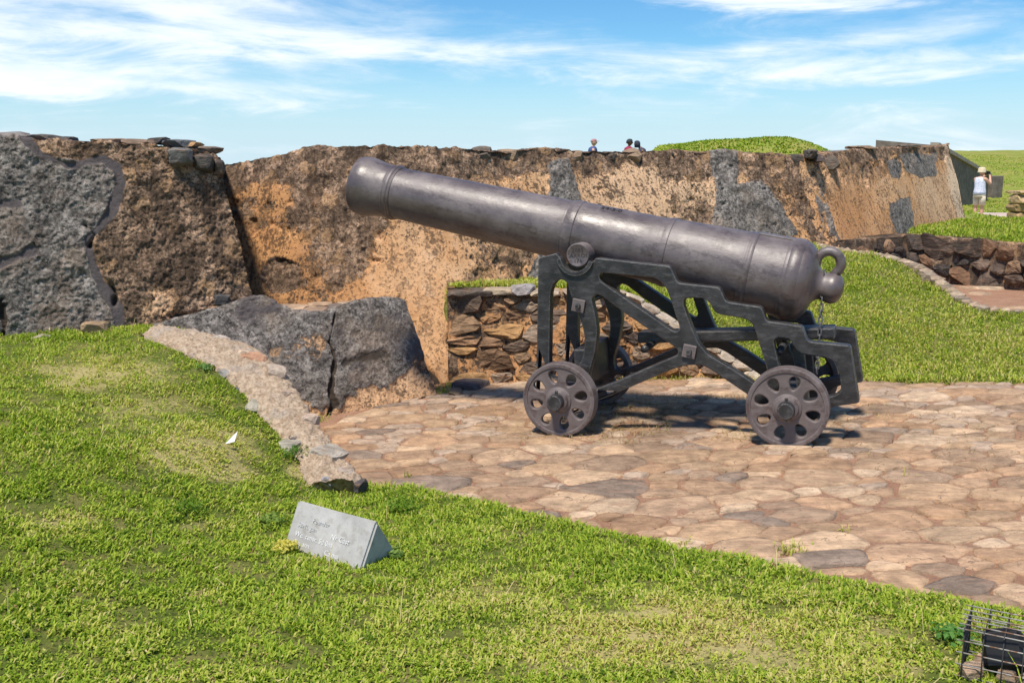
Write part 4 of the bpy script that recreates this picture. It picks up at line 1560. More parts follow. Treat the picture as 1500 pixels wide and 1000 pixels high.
cheek_me = plate_mesh('cheek', [outer, hA, hB, hC, hD, hE], CH_T / 2, .008, 1)


def cheek_frame(off_mid):
    # curve plane XY -> (s, h); curve Z -> -across
    loc = Matrix(((1, 0, 0, 0), (0, 0, -1, off_mid), (0, 1, 0, 0), (0, 0, 0, 1)))
    return CF @ loc


ck1 = mesh_obj('cheek', cheek_me, M_CARR, carriage, cheek_frame(NEAR_OUT + CH_T / 2))
ck2 = mesh_obj('cheek', cheek_me, M_CARR, carriage, cheek_frame(FAR_IN + CH_T / 2))


def lip(parent, off):
    # raised collar round the trunnion bed
    V, F = [], []
    N_ = 26
    for k in range(N_ + 1):
        t = math.pi * (1.04 + 0.86 * k / N_)
        for r, o in ((sock_r, -.018), (sock_r + .028, -.018), (sock_r + .034, .01), (sock_r, .01)):
            V.append((sc_[0] + r * math.cos(t), off + o, sc_[1] + r * math.sin(t)))
    for k in range(N_):
        for j in range(4):
            F.append((k * 4 + j, k * 4 + (j + 1) % 4, (k + 1) * 4 + (j + 1) % 4, (k + 1) * 4 + j))
    F += [(0, 1, 2, 3), tuple(N_ * 4 + j for j in (3, 2, 1, 0))]
    add('trunnion_bed', V, F, M_CARR, parent, frame=CF, smooth=False)


lip(ck1, NEAR_OUT)

# bolts: square washer plates with nuts
for zx, zy in ((287, 315), (722, 495)):
    s_, h_ = on_plane(740 + zx * .37333, 330 + zy * .37333, NEAR_OUT - .01)
    bm = bmesh.new()
    bm_box(bm, .085, .02, .085, Matrix.Translation((s_, NEAR_OUT - .008, h_)) @ Matrix.Rotation(.2, 4, 'Y'), .004)
    bo = bm_add('bolt_plate', bm, M_WHEEL, carriage, frame=CF)
    bm = bmesh.new()
    bmesh.ops.create_cone(bm, cap_ends=True, segments=10, radius1=.021, radius2=.017, depth=.03, matrix=Matrix.Translation((s_, NEAR_OUT - .03, h_)) @ Matrix.Rotation(math.pi / 2, 4, 'X'))
    bm_add('nut', bm, M_CARR, bo, frame=CF)
    V, F = tube([(s_, NEAR_OUT + .02, h_), (s_, FAR_IN + .06, h_)], .022, 10)
    add('tie_rod', V, F, M_CARR, carriage, frame=CF)

# axle trees
WB, RR, RF = 1.47, .25, .248
for s_, r_ in ((0, RR), (-WB, RF)):
    bm = bmesh.new()
    bm_box(bm, .12, FAR_IN + CH_T - NEAR_OUT + .04, .13, Matrix.Translation((s_, MIDO, r_)), .012)
    bm_add('axle_tree', bm, M_CARR, carriage, frame=CF, angle=40)
# transom below the trunnions, and the breech bed
bm = bmesh.new()
bm_box(bm, .09, FAR_IN - NEAR_OUT - CH_T + .01, .26, Matrix.Translation((tr_s - .02, MIDO, .42)), .01)
bm_add('transom', bm, M_CARR, carriage, frame=CF)
s0, h0 = on_plane(1012, 492, MIDO)
s1, h1 = on_plane(1224, 487, MIDO)
bm = bmesh.new()
L_ = math.hypot(s1 - s0 + .35, h1 - h0)
ang = math.atan2(h1 - h0, s1 - s0)
bm_box(bm, L_, .17, .075, Matrix.Translation(((s0 - .35 + s1) / 2, MIDO, (h0 + h1) / 2)) @ Matrix.Rotation(-ang, 4, 'Y'), .012)
bm_add('breech_bed', bm, M_CARR, carriage, frame=CF)
for ss in (s0 - .25, s1 - .32):
    V, F = tube([(ss, NEAR_OUT + .05, (h0 + h1) / 2 - .06), (ss, FAR_IN + .03, (h0 + h1) / 2 - .06)], .025, 10)
    add('bed_bolt', V, F, M_CARR, carriage, frame=CF)
# upright supports under the tail
for o in (NEAR_OUT + CH_T + .03, FAR_IN - .03):
    bm = bmesh.new()
    bm_box(bm, .07, .05, .42, Matrix.Translation((.06, o, .42)) @ Matrix.Rotation(-.1, 4, 'Y'), .008)
    bm_add('bracket', bm, M_CARR, carriage, frame=CF)


# wheels
def wheel_meshes(R):
    circ = lambda r, n: [(r * math.cos(2 * math.pi * k / n), r * math.sin(2 * math.pi * k / n)) for k in range(n)]
    holes = []
    for q in range(8):
        a0 = 2 * math.pi * (q + .5) / 8
        h = []
        for k in range(20):
            t = 2 * math.pi * k / 20
            rr = .158 * R / .25 + .043 * math.cos(t)
            wv = .0305 * math.sin(t) * (1 + .30 * math.cos(t))
            h.append((rr * math.cos(a0) - wv * math.sin(a0), rr * math.sin(a0) + wv * math.cos(a0)))
        holes.append(h)
    web = plate_mesh('web', [circ(R - .012, 64)] + holes, .022, .009, 2)
    rimV, rimF = lathe([(0.004, R - .034), (-.012, R - .028), (-.016, R - .01), (-.012, R - .002), (-.004, R), (.085, R), (.09, R - .006), (.09, R - .03), (.06, R - .036)], 64)
    hubV, hubF = lathe([(-.004, .090), (-.016, .086), (-.022, .074), (-.038, .070), (-.043, .064), (-.043, .03)], 40)
    axV, axF = lathe([(-.03, .053), (-.096, .051), (-.102, .046), (-.102, .0005)], 40)
    return web, (rimV, rimF), (hubV, hubF), (axV, axF)


WMESH = {R: wheel_meshes(R) for R in (RR, RF)}
for s_, R, o0, sgn, spin in ((0, RR, .0, 1, .12), (-WB, RF, 0, 1, -.2), (0, RR, 1.04, -1, .3), (-WB, RF, 1.04, -1, .05)):
    web, rim, hub, axe = WMESH[R]
    # local: X -> across (sgn), wheel plane -> (s,h)
    fr = CF @ Matrix.Translation((s_, o0, R)) @ Matrix(((0, 1, 0, 0), (sgn, 0, 0, 0), (0, 0, 1, 0), (0, 0, 0, 1))) @ Matrix.Rotation(spin, 4, 'X')
    wroot = bpy.data.objects.new('wheel', np_mesh('wheel_rim', rim[0], rim[1]))
    wroot.data.materials.append(M_WHEEL)
    wroot.data.set_sharp_from_angle(angle=math.radians(40))
    link(wroot, carriage, fr)
    mesh_obj('web', web, M_WHEEL, wroot, fr @ Matrix.Translation((.016, 0, 0)) @ Matrix(((0, 0, 1, 0), (1, 0, 0, 0), (0, 1, 0, 0), (0, 0, 0, 1))), 40)
    h = add('hub', hub[0], hub[1], M_WHEEL, wroot, frame=fr)
    h.data.set_sharp_from_angle(angle=math.radians(40))
    h = add('axle_end', axe[0], axe[1], M_CARR, wroot, frame=fr)
    h.data.set_sharp_from_angle(angle=math.radians(40))
    bm = bmesh.new()
    bm_box(bm, .012, .02, .15, Matrix.Translation((-.046, 0, 0)) @ Matrix.Rotation(-spin, 4, 'X'), .003)
    bm_add('linch_pin', bm, M_CARR, wroot, frame=fr)

# ------------------------------------------------------------------ the barrel
PHI = 0.22917
AX_S, AX_H = -1.0, 1.2140
bx = (ca * math.cos(PHI) - cn * math.sin(PHI)).normalized()
by = cb
bz = bx.cross(by)
BO = CO + ca * AX_S + cb * MIDO + cn * AX_H
BF = Matrix.Translation(BO) @ Matrix((bx, by, bz)).transposed().to_4x4()
cannon = empty('cannon', BO, Matrix((bx, by, bz)).transposed())
tag(cannon, 'long dark iron muzzle-loading cannon barrel resting on the black carriage', 'cannon')
body = [(-1.60, .001), (-1.60, .068), (-2.185, .070), (-2.205, .076), (-2.215, .10), (-2.213, .165), (-2.205, .188), (-2.19, .203), (-2.17, .213), (-2.14, .2185), (-2.11, .217), (-2.07, .209), (-2.02, .199), (-1.97, .193), (-1.93, .190), (-1.88, .188)]
for t in np.linspace(-1.83, -.56, 12):
    body.append((t, float(np.interp(t, [-1.83, -.56], [.1865, .209]))))
body += [(-.50, .2095), (-.47, .213), (-.455, .217)]
for t in np.linspace(-.40, .12, 7):
    body.append((t, float(np.interp(t, [-.40, .12], [.2175, .224]))))
body += [(.15, .225), (.18, .231)]
for t in np.linspace(.24, .70, 6):
    body.append((t, float(np.interp(t, [.24, .70], [.2325, .2475]))))
body += [(.78, .250), (.93, .255), (.99, .257), (1.055, .262), (1.085, .252), (1.11, .230), (1.13, .198), (1.145, .158), (1.155, .128), (1.168, .106), (1.185, .092), (1.20, .087), (1.215, .090), (1.23, .095), (1.25, .100), (1.275, .100), (1.298, .090), (1.318, .070), (1.33, .042), (1.334, .001)]
V, F = lathe(body, 72)
bo = add('barrel', V, F, M_BARREL, cannon, frame=BF)
bo.data.set_sharp_from_angle(angle=math.radians(50))


def band(name, t0, prof):
    V, F = lathe([(t0 + t, r) for t, r in prof], 72)
    o = add(name, V, F, M_BARREL, cannon, frame=BF)
    o.data.set_sharp_from_angle(angle=math.radians(35))


band('muzzle_ring', -1.90, [(-.03, .18), (-.03, .194), (-.02, .197), (-.012, .194), (-.008, .199), (.006, .203), (.018, .199), (.022, .194), (.03, .196), (.04, .192), (.04, .18)])
band('reinforce_ring', -.50, [(-.045, .20), (-.045, .2125), (-.036, .2145), (-.028, .2125), (-.02, .216), (.02, .221), (.04, .222), (.046, .218), (.046, .2)])
band('reinforce_ring', .15, [(-.03, .21), (-.03, .2265), (-.02, .2285), (-.012, .2265), (.005, .232), (.03, .237), (.042, .236), (.046, .231), (.046, .21)])
band('vent_ring', .72, [(-.03, .23), (-.03, .2515), (-.02, .2545), (-.01, .2515), (-.004, .2515), (.006, .258), (.02, .258), (.03, .2525), (.03, .23)])
band('base_ring', .985, [(-.035, .24), (-.035, .2575), (-.024, .262), (-.012, .2625), (-.006, .268), (.02, .272), (.045, .271), (.055, .267), (.066, .264), (.066, .24)])
# muzzle lip fillet
band('muzzle_lip', -2.185, [(-.012, .15), (-.018, .19), (-.012, .206), (0, .2105), (.01, .2115), (.012, .2)])
# vent field plate on top
bm = bmesh.new()
bm_box(bm, .24, .11, .02, Matrix.Translation((.86, 0, .2505)) @ Matrix.Rotation(-.03, 4, 'Y'), .006)
bm_add('vent_patch', bm, M_BARREL, cannon, frame=BF)
# trunnions
trw = CF @ Vector((tr_s, 0, tr_h))
for sgn in (-1, 1):
    half = MIDO - NEAR_OUT - .028
    V, F = lathe([(0.0, TRR), (half - .006, TRR), (half, TRR - .005), (half, TRR - .012), (half - .003, TRR - .016), (half - .003, .0005)], 40)
    fr = CF @ Matrix.Translation((tr_s, MIDO, tr_h)) @ Matrix(((0, 1, 0, 0), (sgn, 0, 0, 0), (0, 0, 1, 0), (0, 0, 0, 1)))
    t_ = add('trunnion', V, F, M_BARREL, cannon, frame=fr)
    t_.data.set_sharp_from_angle(angle=math.radians(40))
    if sgn < 0:
        near_tr = t_


def text_mesh(lines, size, depth, spacing=1.0, align='CENTER', shear=0.0):
    cu = bpy.data.curves.new('lettering', 'FONT')
    cu.body = '\n'.join(lines)
    cu.size = size
    cu.align_x = align
    cu.space_line = spacing
    cu.extrude = depth
    cu.resolution_u = 2
    cu.shear = shear
    o = bpy.data.objects.new('lettering', cu)
    COL.objects.link(o)
    dg = bpy.context.evaluated_depsgraph_get()
    me = bpy.data.meshes.new_from_object(o.evaluated_get(dg))
    COL.objects.unlink(o)
    bpy.data.objects.remove(o)
    return me


me = text_mesh(['2085', 'CARRON', '176'], .040, .0012, .85)
me.materials.clear()
me.materials.append(plain_mat('cast_lettering', (0.05, 0.042, 0.042), .5, .4))
lt = bpy.data.objects.new('lettering', me)
link(lt, near_tr, CF @ Matrix.Translation((tr_s, NEAR_OUT + .028 + .0025, tr_h + .019)) @ Matrix(((1, 0, 0, 0), (0, 0, -1, 0), (0, 1, 0, 0), (0, 0, 0, 1))))
# weight marks cut on top of the barrel
me = text_mesh(['24·3·0'], .06, .0012)
me.materials.clear()
me.materials.append(plain_mat('stamped_marks', (0.03, 0.025, 0.025), .7, .3))
wmk = bpy.data.objects.new('weight_marks', me)
rotq = Matrix.Rotation(math.radians(22), 4, 'X')
link(wmk, cannon, BF @ Matrix.Translation((-.25, 0, 0)) @ rotq @ Matrix.Translation((0, 0, .2205)) @ Matrix.Identity(4))
# breeching loop above the neck
lp = []
for k in range(17):
    t = math.radians(200 - 250 * k / 16)
    lp.append((1.205 + .076 * math.cos(t), 0, .152 + .076 * math.sin(t)))
lp = [(1.115, 0, .09), (1.124, 0, .125)] + lp[2:] + [(1.268, 0, .085)]
V, F = tube(lp, [.040, .036] + [.031] * (len(lp) - 3) + [.040], 14)
add('breeching_loop', V, F, M_BARREL, cannon, frame=BF)

# chain hung from the loop
ch_top = BF @ Vector((1.19, -.04, .088))
c_end = CF @ Vector(((CF.inverted() @ ch_top).x - .03, MIDO - .16, .42))
chain = empty('chain', c_end)
tag(chain, 'steel link chain hanging from the loop at the breech', 'chain')
ring_pts = []
for k in range(20):
    t = 2 * math.pi * k / 20
    x, z = .0095 * math.cos(t), .0095 * math.sin(t) + (.0125 if math.sin(t) > 0 else -.0125)
    ring_pts.append((x, 0, z))
V, F = tube(ring_pts, .0042, 6, closed=True)
link_me = bpy.data.meshes.new('link')
link_me.from_pydata(V, [], F)
link_me.polygons.foreach_set('use_smooth', [True] * len(link_me.polygons))
link_me.materials.append(M_CHAIN)
nlk = 17
p_prev = None
for k in range(nlk):
    t = k / (nlk - 1)
    p = ch_top.lerp(c_end, t)
    p = p + Vector((0, 0, -.03 * math.sin(math.pi * t)))
    d = (c_end - ch_top).normalized()
    q = d.to_track_quat('Z', 'X').to_matrix() @ Matrix.Rotation((k % 2) * math.pi / 2 + random.uniform(-.3, .3), 3, 'Z')
    sc2 = (c_end - ch_top).length / (nlk - 1) / .0355
    M = Matrix.Translation(p) @ q.to_4x4() @ Matrix.Scale(sc2, 4)
    o = bpy.data.objects.new('chain_link', link_me)
    link(o, chain, M)

# ------------------------------------------------------------------ marker stone in the lawn
mk = [at_z(436, 731, .245), at_z(553, 762, .245), at_z(414, 802, .04), at_z(527, 842, .03), at_z(582, 812, .03)]
rl = (mk[1] - mk[0])
fl, fr_, rr_ = mk[2], mk[3], mk[4]
base_c = (fr_ + rr_) / 2
ridge_r = mk[1]
ridge_l = mk[0]
back_l = rr_ + (fl - fr_)
mroot = empty('marker_stone', (float(fr_[0]), float(fr_[1]), 0.0))
tag(mroot, 'grey wedge-shaped stone marker with worn white lettering lying in the lawn', 'marker')
M_MARK = Mat('marker_concrete', .9, .2)
_p = M_MARK.pos()
_a, _g, _s = M_MARK.noise(7, 6, .6, _p), M_MARK.noise(70, 6, .7, _p), M_MARK.noise(22, 5, .65, _p)
_c = M_MARK.mix(M_MARK.ramp(_a, .3, .7), (.36, .355, .34), (.50, .49, .47))
_c = M_MARK.mix(M_MARK.math('MULTIPLY', M_MARK.ramp(_g, .58, .72), .6), _c, (.20, .20, .19))
_c = M_MARK.mix(M_MARK.math('MULTIPLY', M_MARK.ramp(_s, .50, .66), .5), _c, (.27, .25, .21))
M_MARK = M_MARK.done(_c, M_MARK.bump(_g, .35, .004))
bm = bmesh.new()
dwn = np.array([0, 0, -.08])
vs_ = [bm.verts.new(tuple(p)) for p in (fl + (fl - ridge_l) * .4, fr_ + (fr_ - ridge_r) * .4, rr_ + (rr_ - ridge_r) * .4, back_l + (back_l - ridge_l) * .4, ridge_l, ridge_r)]
for f in ((0, 1, 5, 4), (1, 2, 5), (2, 3, 4, 5), (3, 0, 4), (3, 2, 1, 0)):
    bm.faces.new([vs_[i] for i in f])
bmesh.ops.bevel(bm, geom=bm.edges[:], offset=.010, segments=3, affect='EDGES')
bmesh.ops.subdivide_edges(bm, edges=bm.edges[:], cuts=3, use_grid_fill=True)
for v in bm.verts:
    q = np.array([v.co[:]])
    v.co += Vector((0, 0, 1)) * float(.004 * fbm(q, 22, 3, 140)[0]) + Vector((1, 0, 0)) * float(.003 * fbm(q, 18, 3, 141)[0])
bm_add('stone', bm, M_MARK, mroot, frame=Matrix.Translation(WM[mroot].translation) if False else Matrix())
# lettering on the front slope
ex = Vector(fr_ - fl).normalized()
up_ = Vector(ridge_l - fl)
ey = (up_ - ex * up_.dot(ex)).normalized()
ez = ex.cross(ey)
M_PAINT = plain_mat('white_letter_paint', (.74, .74, .73), .8, .2, .12, 90)
M_FAINT = plain_mat('worn_letter_paint', (.57, .57, .56), .85, .2, .3, 90)
flv = Vector(fl)
slope_len = up_.dot(ey)
face_w = (Vector(fr_) - flv).length
for txt, x0, y0, sz, mt in (('Pounder', .27, .66, .030, M_FAINT), ('SBML gun', .10, .50, .030, M_FAINT), ('Nr Cast', .54, .46, .034, M_PAINT), ('We. censr. Sd 0na', .10, .31, .032, M_PAINT), ('Bo. ann', .12, .15, .032, M_PAINT), ('Ca mu', .52, .14, .032, M_PAINT)):
    me = text_mesh([txt], sz, .0004, align='LEFT', shear=.1)
    me.materials.clear()
    me.materials.append(mt)
    o = bpy.data.objects.new('lettering', me)
    pos = flv + ex * (face_w * x0) + ey * (slope_len * y0) + ez * .0012 + (Vector(ridge_l) - flv - ey * slope_len) * y0
    link(o, mroot, Matrix.Translation(pos) @ Matrix((ex, ey, ez)).transposed().to_4x4())

# ------------------------------------------------------------------ wire cage with a floodlight
cg = at_z(1413, 921, .27)
cdir = np.array([.86, -.50, 0.0])
cdir /= np.linalg.norm(cdir)
cdep = np.array([.50, .86, 0.0])
CW, CD, CH = .46, .20, .16
cage = empty('wire_cage', (cg[0], cg[1], .1))
tag(cage, 'rusty wire mesh cage over the floodlight at the lawn edge', 'cage')
M_WIRE = Mat('galvanised_wire', .45, .5)
_n = M_WIRE.noise(30, 4, .6)
M_WIRE.b.inputs['Metallic'].default_value = .3
M_WIRE = M_WIRE.done(M_WIRE.mix(M_WIRE.ramp(_n, .46, .62), (.42, .39, .35), (.26, .13, .07)))


M_WIRE2 = plain_mat('blackened_wire', (.045, .04, .036), .6, .4)


def wire(p, q, r=.0024):
    V, F = tube([tuple(p), tuple(q)], r, 6)
    add('wire', V, F, M_WIRE if r > .0023 else M_WIRE2, cage)


corner = cg.copy()
zup = np.array([0, 0, 1.0])
for k in range(6):                                   # long wires over the top
    p = corner + cdep * CD * k / 5
    wire(p - cdir * .02, p + cdir * CW)
for k in range(1, 5):                                # long wires on front and back
    for dpt in (0, CD):
        p = corner + cdep * dpt - zup * CH * k / 4
        wire(p - cdir * .02, p + cdir * CW)
for k in range(9):                                   # uprights and cross wires
    p = corner + cdir * CW * k / 8
    wire(p - zup * (CH + .05) - cdep * .002, p + zup * .004 - cdep * .002, .0022)
    wire(p + cdep * CD - zup * (CH + .05), p + cdep * CD + zup * .004, .0022)
    wire(p - zup * .004 - cdep * .01, p + cdep * (CD + .01) - zup * .004, .0022)
for k in range(1, 4):                                # left side
    for dd in (1, 2, 3, 4):
        p = corner + cdep * CD * dd / 5
    wire(corner - zup * CH * k / 4, corner + cdep * CD - zup * CH * k / 4, .0022)
for dd in (1, 2, 3, 4):
    p = corner + cdep * CD * dd / 5
    wire(p - zup * (CH + .05), p, .0022)

flood = empty('floodlight', (cg[0] + .1, cg[1] + .05, .1))
tag(flood, 'small black floodlight tilted inside the wire cage', 'floodlight')
M_BLK = plain_mat('black_enamel', (.010, .010, .011), .55, .35, .3, 30)
fc = corner + cdir * .115 + cdep * CD * .5 - zup * .085
rotm = Matrix((Vector(cdir), Vector(cdep), Vector((0, 0, 1)))).transposed().to_4x4() @ Matrix.Rotation(math.radians(-16), 4, 'Y') @ Matrix.Rotation(math.radians(-28), 4, 'X')
FM = Matrix.Translation(Vector(fc)) @ rotm
bm = bmesh.new()
bm_box(bm, .125, .10, .135, Matrix(), .032, 4)
bm_add('housing', bm, M_BLK, flood, frame=FM, smooth=True, angle=40)
bm = bmesh.new()
bm_box(bm, .10, .006, .105, Matrix.Translation((0, -.050, 0)), .003)
bm_add('glass', bm, plain_mat('lamp_glass', (.012, .012, .013), .45, .3, .1), flood, frame=FM)
for k in range(5):
    bm = bmesh.new()
    bm_box(bm, .006, .02, .09, Matrix.Translation((-.04 + k * .02, .048, 0)), .002)
    bm_add('cooling_fin', bm, M_BLK, flood, frame=FM)
for sx in (-1, 1):
    bm = bmesh.new()
    bm_box(bm, .008, .022, .13, Matrix.Translation((sx * .064, 0, -.06)), .002)
    bm_add('bracket_arm', bm, M_BLK, flood, frame=FM)
V, F = tube([tuple(fc + cdir * .05 - zup * .02), tuple(fc + cdir * .10 - zup * .045), tuple(fc + cdir * .13 - zup * .03), tuple(fc + cdir * .165 - zup * .02)], .012, 8)
add('cable_gland', V, F, M_BLK, flood)
V, F = tube([tuple(fc + cdir * .150 - zup * .025), tuple(fc + cdir * .20 - zup * .012)], .021, 12)
add('junction', V, F, plain_mat('white_conduit', (.6, .6, .58), .6), flood)
V, F = tube([tuple(fc + cdir * .16 - zup * .04), tuple(fc + cdir * .165 - zup * .075), tuple(fc + cdir * .145 - zup * .10)], .006, 8)
add('cable', V, F, plain_mat('grey_cable', (.35, .34, .33), .6), flood)
for k, (u, w_) in enumerate(((.03, .03), (.13, .05), (.2, .02), (.28, .06), (.06, .12), (.2, .13))):
    p = corner + cdir * u + cdep * w_
    z = float(lawn_z(np.array([p[0]]), np.array([p[1]]))[0])
    o = boulder('pebble_stone', (p[0], p[1], z + .02), (.07, .06, .05), 600 + k, None, col=(.40, .30, .22), rot=k)
    tag(o, ['tan stone under the cage corner wires', 'flat tan stone below the floodlight glass', 'tan stone beneath the floodlight cable', 'tan stone at the outer end of the cage', 'tan stone at the back of the cage beside the grass', 'tan stone behind the floodlight bracket'][k], 'stone', 'stones inside the wire cage')

# scrap of white paper on the lawn
pp = at_z(334, 631, .29)
zz = float(lawn_z(np.array([pp[0]]), np.array([pp[1]]))[0])
V = np.array([(-.02, 0, .02), (.03, .01, .03), (.045, .03, .085), (.02, .035, .06), (0, .03, .035)]) + np.array([pp[0], pp[1], zz + .01])
V2 = V + np.array([.001, .002, .001])
F = [(0, 1, 3, 4), (1, 2, 3), (9, 8, 6, 5), (8, 7, 6)] + [(i, (i + 1) % 5, 5 + (i + 1) % 5, 5 + i) for i in range(5)]
o = add('paper_scrap', np.vstack([V, V2]), F, plain_mat('white_paper', (.8, .8, .8), .8, .2, .05), smooth=False)
tag(o, 'crumpled scrap of white paper on the grass mound', 'paper')

# ------------------------------------------------------------------ grass
def blade_mesh(name, base, nrm, length, width, lean, az, col, label, curl=0.5):
    """every blade a bent strip of three triangles"""
    n = len(base)
    up = nrm
    dirv = np.stack([np.cos(az), np.sin(az), np.zeros(n)], 1)
    side = np.stack([-np.sin(az), np.cos(az), np.zeros(n)], 1)
    tw = rng.normal(0, .5, n)[:, None]
    side = side * np.cos(tw) + up * np.sin(tw) * .6
    L = length[:, None]
    ln = lean[:, None]
    midp = base + up * L * .55 * np.cos(ln * .6) + dirv * L * .55 * np.sin(ln * .6)
    tip = midp + up * L * .5 * np.cos(ln * (1 + curl)) + dirv * L * .5 * np.sin(ln * (1 + curl))
    w = width[:, None] * .5
    V = np.stack([base - side * w * .8, base + side * w * .8, midp - side * w, midp + side * w, tip], 1).reshape(-1, 3)
    i = np.arange(n)[:, None] * 5
    F = np.concatenate([i + np.array([[0, 1, 3]]), i + np.array([[0, 3, 2]]), i + np.array([[2, 3, 4]])], 0)
    C = np.repeat(np.concatenate([col, np.ones((n, 1))], 1), 5, 0)
    o = add(name, V, F, M_GRASS, attrs={'blade': C}, smooth=False)
    tag(o, label, 'grass', kind='stuff')
    return o


G_DARK, G_MID, G_LIGHT, G_YEL, G_DRY, G_BROWN = (np.array(c) for c in ((.085, .170, .013), (.245, .360, .025), (.40, .495, .05), (.54, .54, .11), (.64, .54, .26), (.40, .27, .13)))


def grass_color(n, dry, lush):
    t = rng.random(n)
    c = G_MID + (G_LIGHT - G_MID) * t[:, None]
    dk = rng.random(n) < .28 + .25 * lush
    c[dk] = G_DARK + (G_MID - G_DARK) * rng.random((dk.sum(), 1))
    ye = rng.random(n) < .10 + .75 * dry
    c[ye] = G_LIGHT + (G_YEL - G_LIGHT) * rng.random((ye.sum(), 1))
    dr = rng.random(n) < .035 + .75 * np.clip(dry - .2, 0, 1)
    c[dr] = G_YEL + (G_DRY - G_YEL) * rng.random((dr.sum(), 1))
    bn = rng.random(n) < .015 + .25 * np.clip(dry - .6, 0, 1)
    c[bn] = G_BROWN * (0.7 + .6 * rng.random((bn.sum(), 1)))
    return c


def normals_of(zf, x, y, e=.04):
    z0 = zf(x, y)
    nx = -(zf(x + e, y) - z0) / e
    ny = -(zf(x, y + e) - z0) / e
    N = np.stack([np.clip(nx, -1, 1), np.clip(ny, -1, 1), np.ones_like(nx)], 1)
    return z0, N / np.linalg.norm(N, axis=1, keepdims=True)


DRY = [(1000, 930, 350, 65, .85), (700, 880, 150, 40, .45), (560, 905, 120, 40, .3), (300, 655, 110, 45, .7), (200, 600, 130, 45, .5), (150, 545, 150, 35, .6), (330, 690, 60, 20, .75), (80, 770, 70, 25, .5), (60, 665, 60, 18, .3),
       (440, 690, 40, 14, .7), (120, 760, 30, 10, .8), (300, 870, 30, 10, .6), (1250, 980, 200, 30, .6), (300, 770, 50, 12, .5), (850, 960, 300, 35, .5), (1150, 900, 160, 25, .35)]
LUSH = [(275, 735, 45, 25, .9), (590, 740, 45, 18, .9), (1050, 838, 300, 22, .7), (1300, 885, 140, 22, .9), (80, 640, 90, 40, .6), (60, 900, 120, 60, .5), (380, 560, 40, 40, .5), (410, 640, 40, 40, .7), (120, 492, 120, 12, .9), (700, 760, 120, 16, .5)]


def field(px, py, L, n1):
    f = np.zeros_like(px)
    for cx, cy, rx, ry, a in L:
        f = np.maximum(f, a * sstep(1.35, .25, np.hypot((px - cx) / rx, (py - cy) / ry) + .5 * n1))
    return f


def scatter(zf, poly, x0, x1, y0, y1, ntry, near, power, margin, seed):
    r = np.random.default_rng(seed)
    x, y = r.uniform(x0, x1, ntry), r.uniform(y0, y1, ntry)
    d = np.hypot(x, y)
    keep = r.random(ntry) < np.clip((near / np.maximum(d, .1)) ** power, 0, 1)
    x, y = x[keep], y[keep]
    sd = poly_sd(x, y, poly)
    keep = sd < margin
    x, y, sd = x[keep], y[keep], sd[keep]
    return x, y, sd


_lv = np.empty(len(lawn.data.vertices) * 3, dtype=np.float32)
lawn.data.vertices.foreach_get('co', _lv)
_lv = _lv.reshape(-1, 3).astype(float)
_u, _v = proj_px(_lv)
_d = field(np.where(_lv[:, 1] > 1, _u, 750), np.where(_lv[:, 1] > 1, _v, 1500), DRY, fbm(p3(_lv[:, 0], _lv[:, 1]), 3.0, 3, 150))
_at = lawn.data.attributes.new('dryness', 'FLOAT', 'POINT')
_at.data.foreach_set('value', _d.astype(np.float32))

# foreground lawn
x, y, sd = scatter(lawn_z, LAWN_POLY, -7.0, 5.6, 1.9, 7.75, 1450000, 3.6, 1.5, .035, 3)
u, v = proj_px(np.stack([x, y, lawn_tps(x, y)], 1))
k = (u > -700) & (u < 2100) & (v < 1500)
k &= (rng.random(len(u)) < np.where((u > -120) & (u < 1620) & (v < 1080), 1.0, .5))
x, y, sd, u, v = x[k], y[k], sd[k], u[k], v[k]
q = p3(x, y)
n1, n2, n3 = fbm(q, 3.0, 3, 150), fbm(q, 9, 2, 151), fbm(q, 25, 2, 152)
dry = np.clip(field(u, v, DRY, n1) + .13 + .34 * n1 + .2 * n2, 0, 1)
lush = np.clip(field(u, v, LUSH, n1) + .25 * n2, 0, 1)
edge = sstep(-.16, -.01, sd) * (u > 540)
keep = rng.random(len(x)) < np.clip(.80 + 1.0 * n2 + .8 * n3 - .0 * dry + .5 * lush + edge * .3, .1, 1)
x, y, sd, u, v, dry, lush, edge, n1, n2 = (a[keep] for a in (x, y, sd, u, v, dry, lush, edge, n1, n2))
z, N = normals_of(lawn_z, x, y)
z = z + 0.006
n = len(x)
length = (.0165 + .015 * rng.random(n)) * (1 + .7 * lush + .4 * edge - .12 * dry + .7 * n2)
width = (.0048 + .0045 * rng.random(n)) * (1 + .2 * lush)
lean = np.clip(rng.normal(.95, .38, n), .05, 1.5)
az = rng.uniform(0, 2 * np.pi, n)
blade_mesh('grass', np.stack([x, y, z - .004], 1), N, length, width, lean, az, grass_color(n, dry, lush), 'short patchy green and yellow grass of the foreground lawn')
print('lawn blades', n)

# taller straws
m_ = 900
x, y = rng.uniform(-4, 3.5, m_), rng.uniform(2.6, 7.5, m_)
k = poly_sd(x, y, LAWN_POLY) < -.03
x, y = x[k], y[k]
z, N = normals_of(lawn_z, x, y)
n = len(x)
col = np.where(rng.random((n, 1)) < .5, G_DRY, G_LIGHT * 1.2) * (.8 + .4 * rng.random((n, 1)))
blade_mesh('dry_straw', np.stack([x, y, z + .012], 1), N, rng.uniform(.06, .15, n), rng.uniform(.002, .0038, n), rng.normal(1.1, .3, n), rng.uniform(0, 6.28, n), col, 'thin pale straws lying in the foreground lawn', .3)

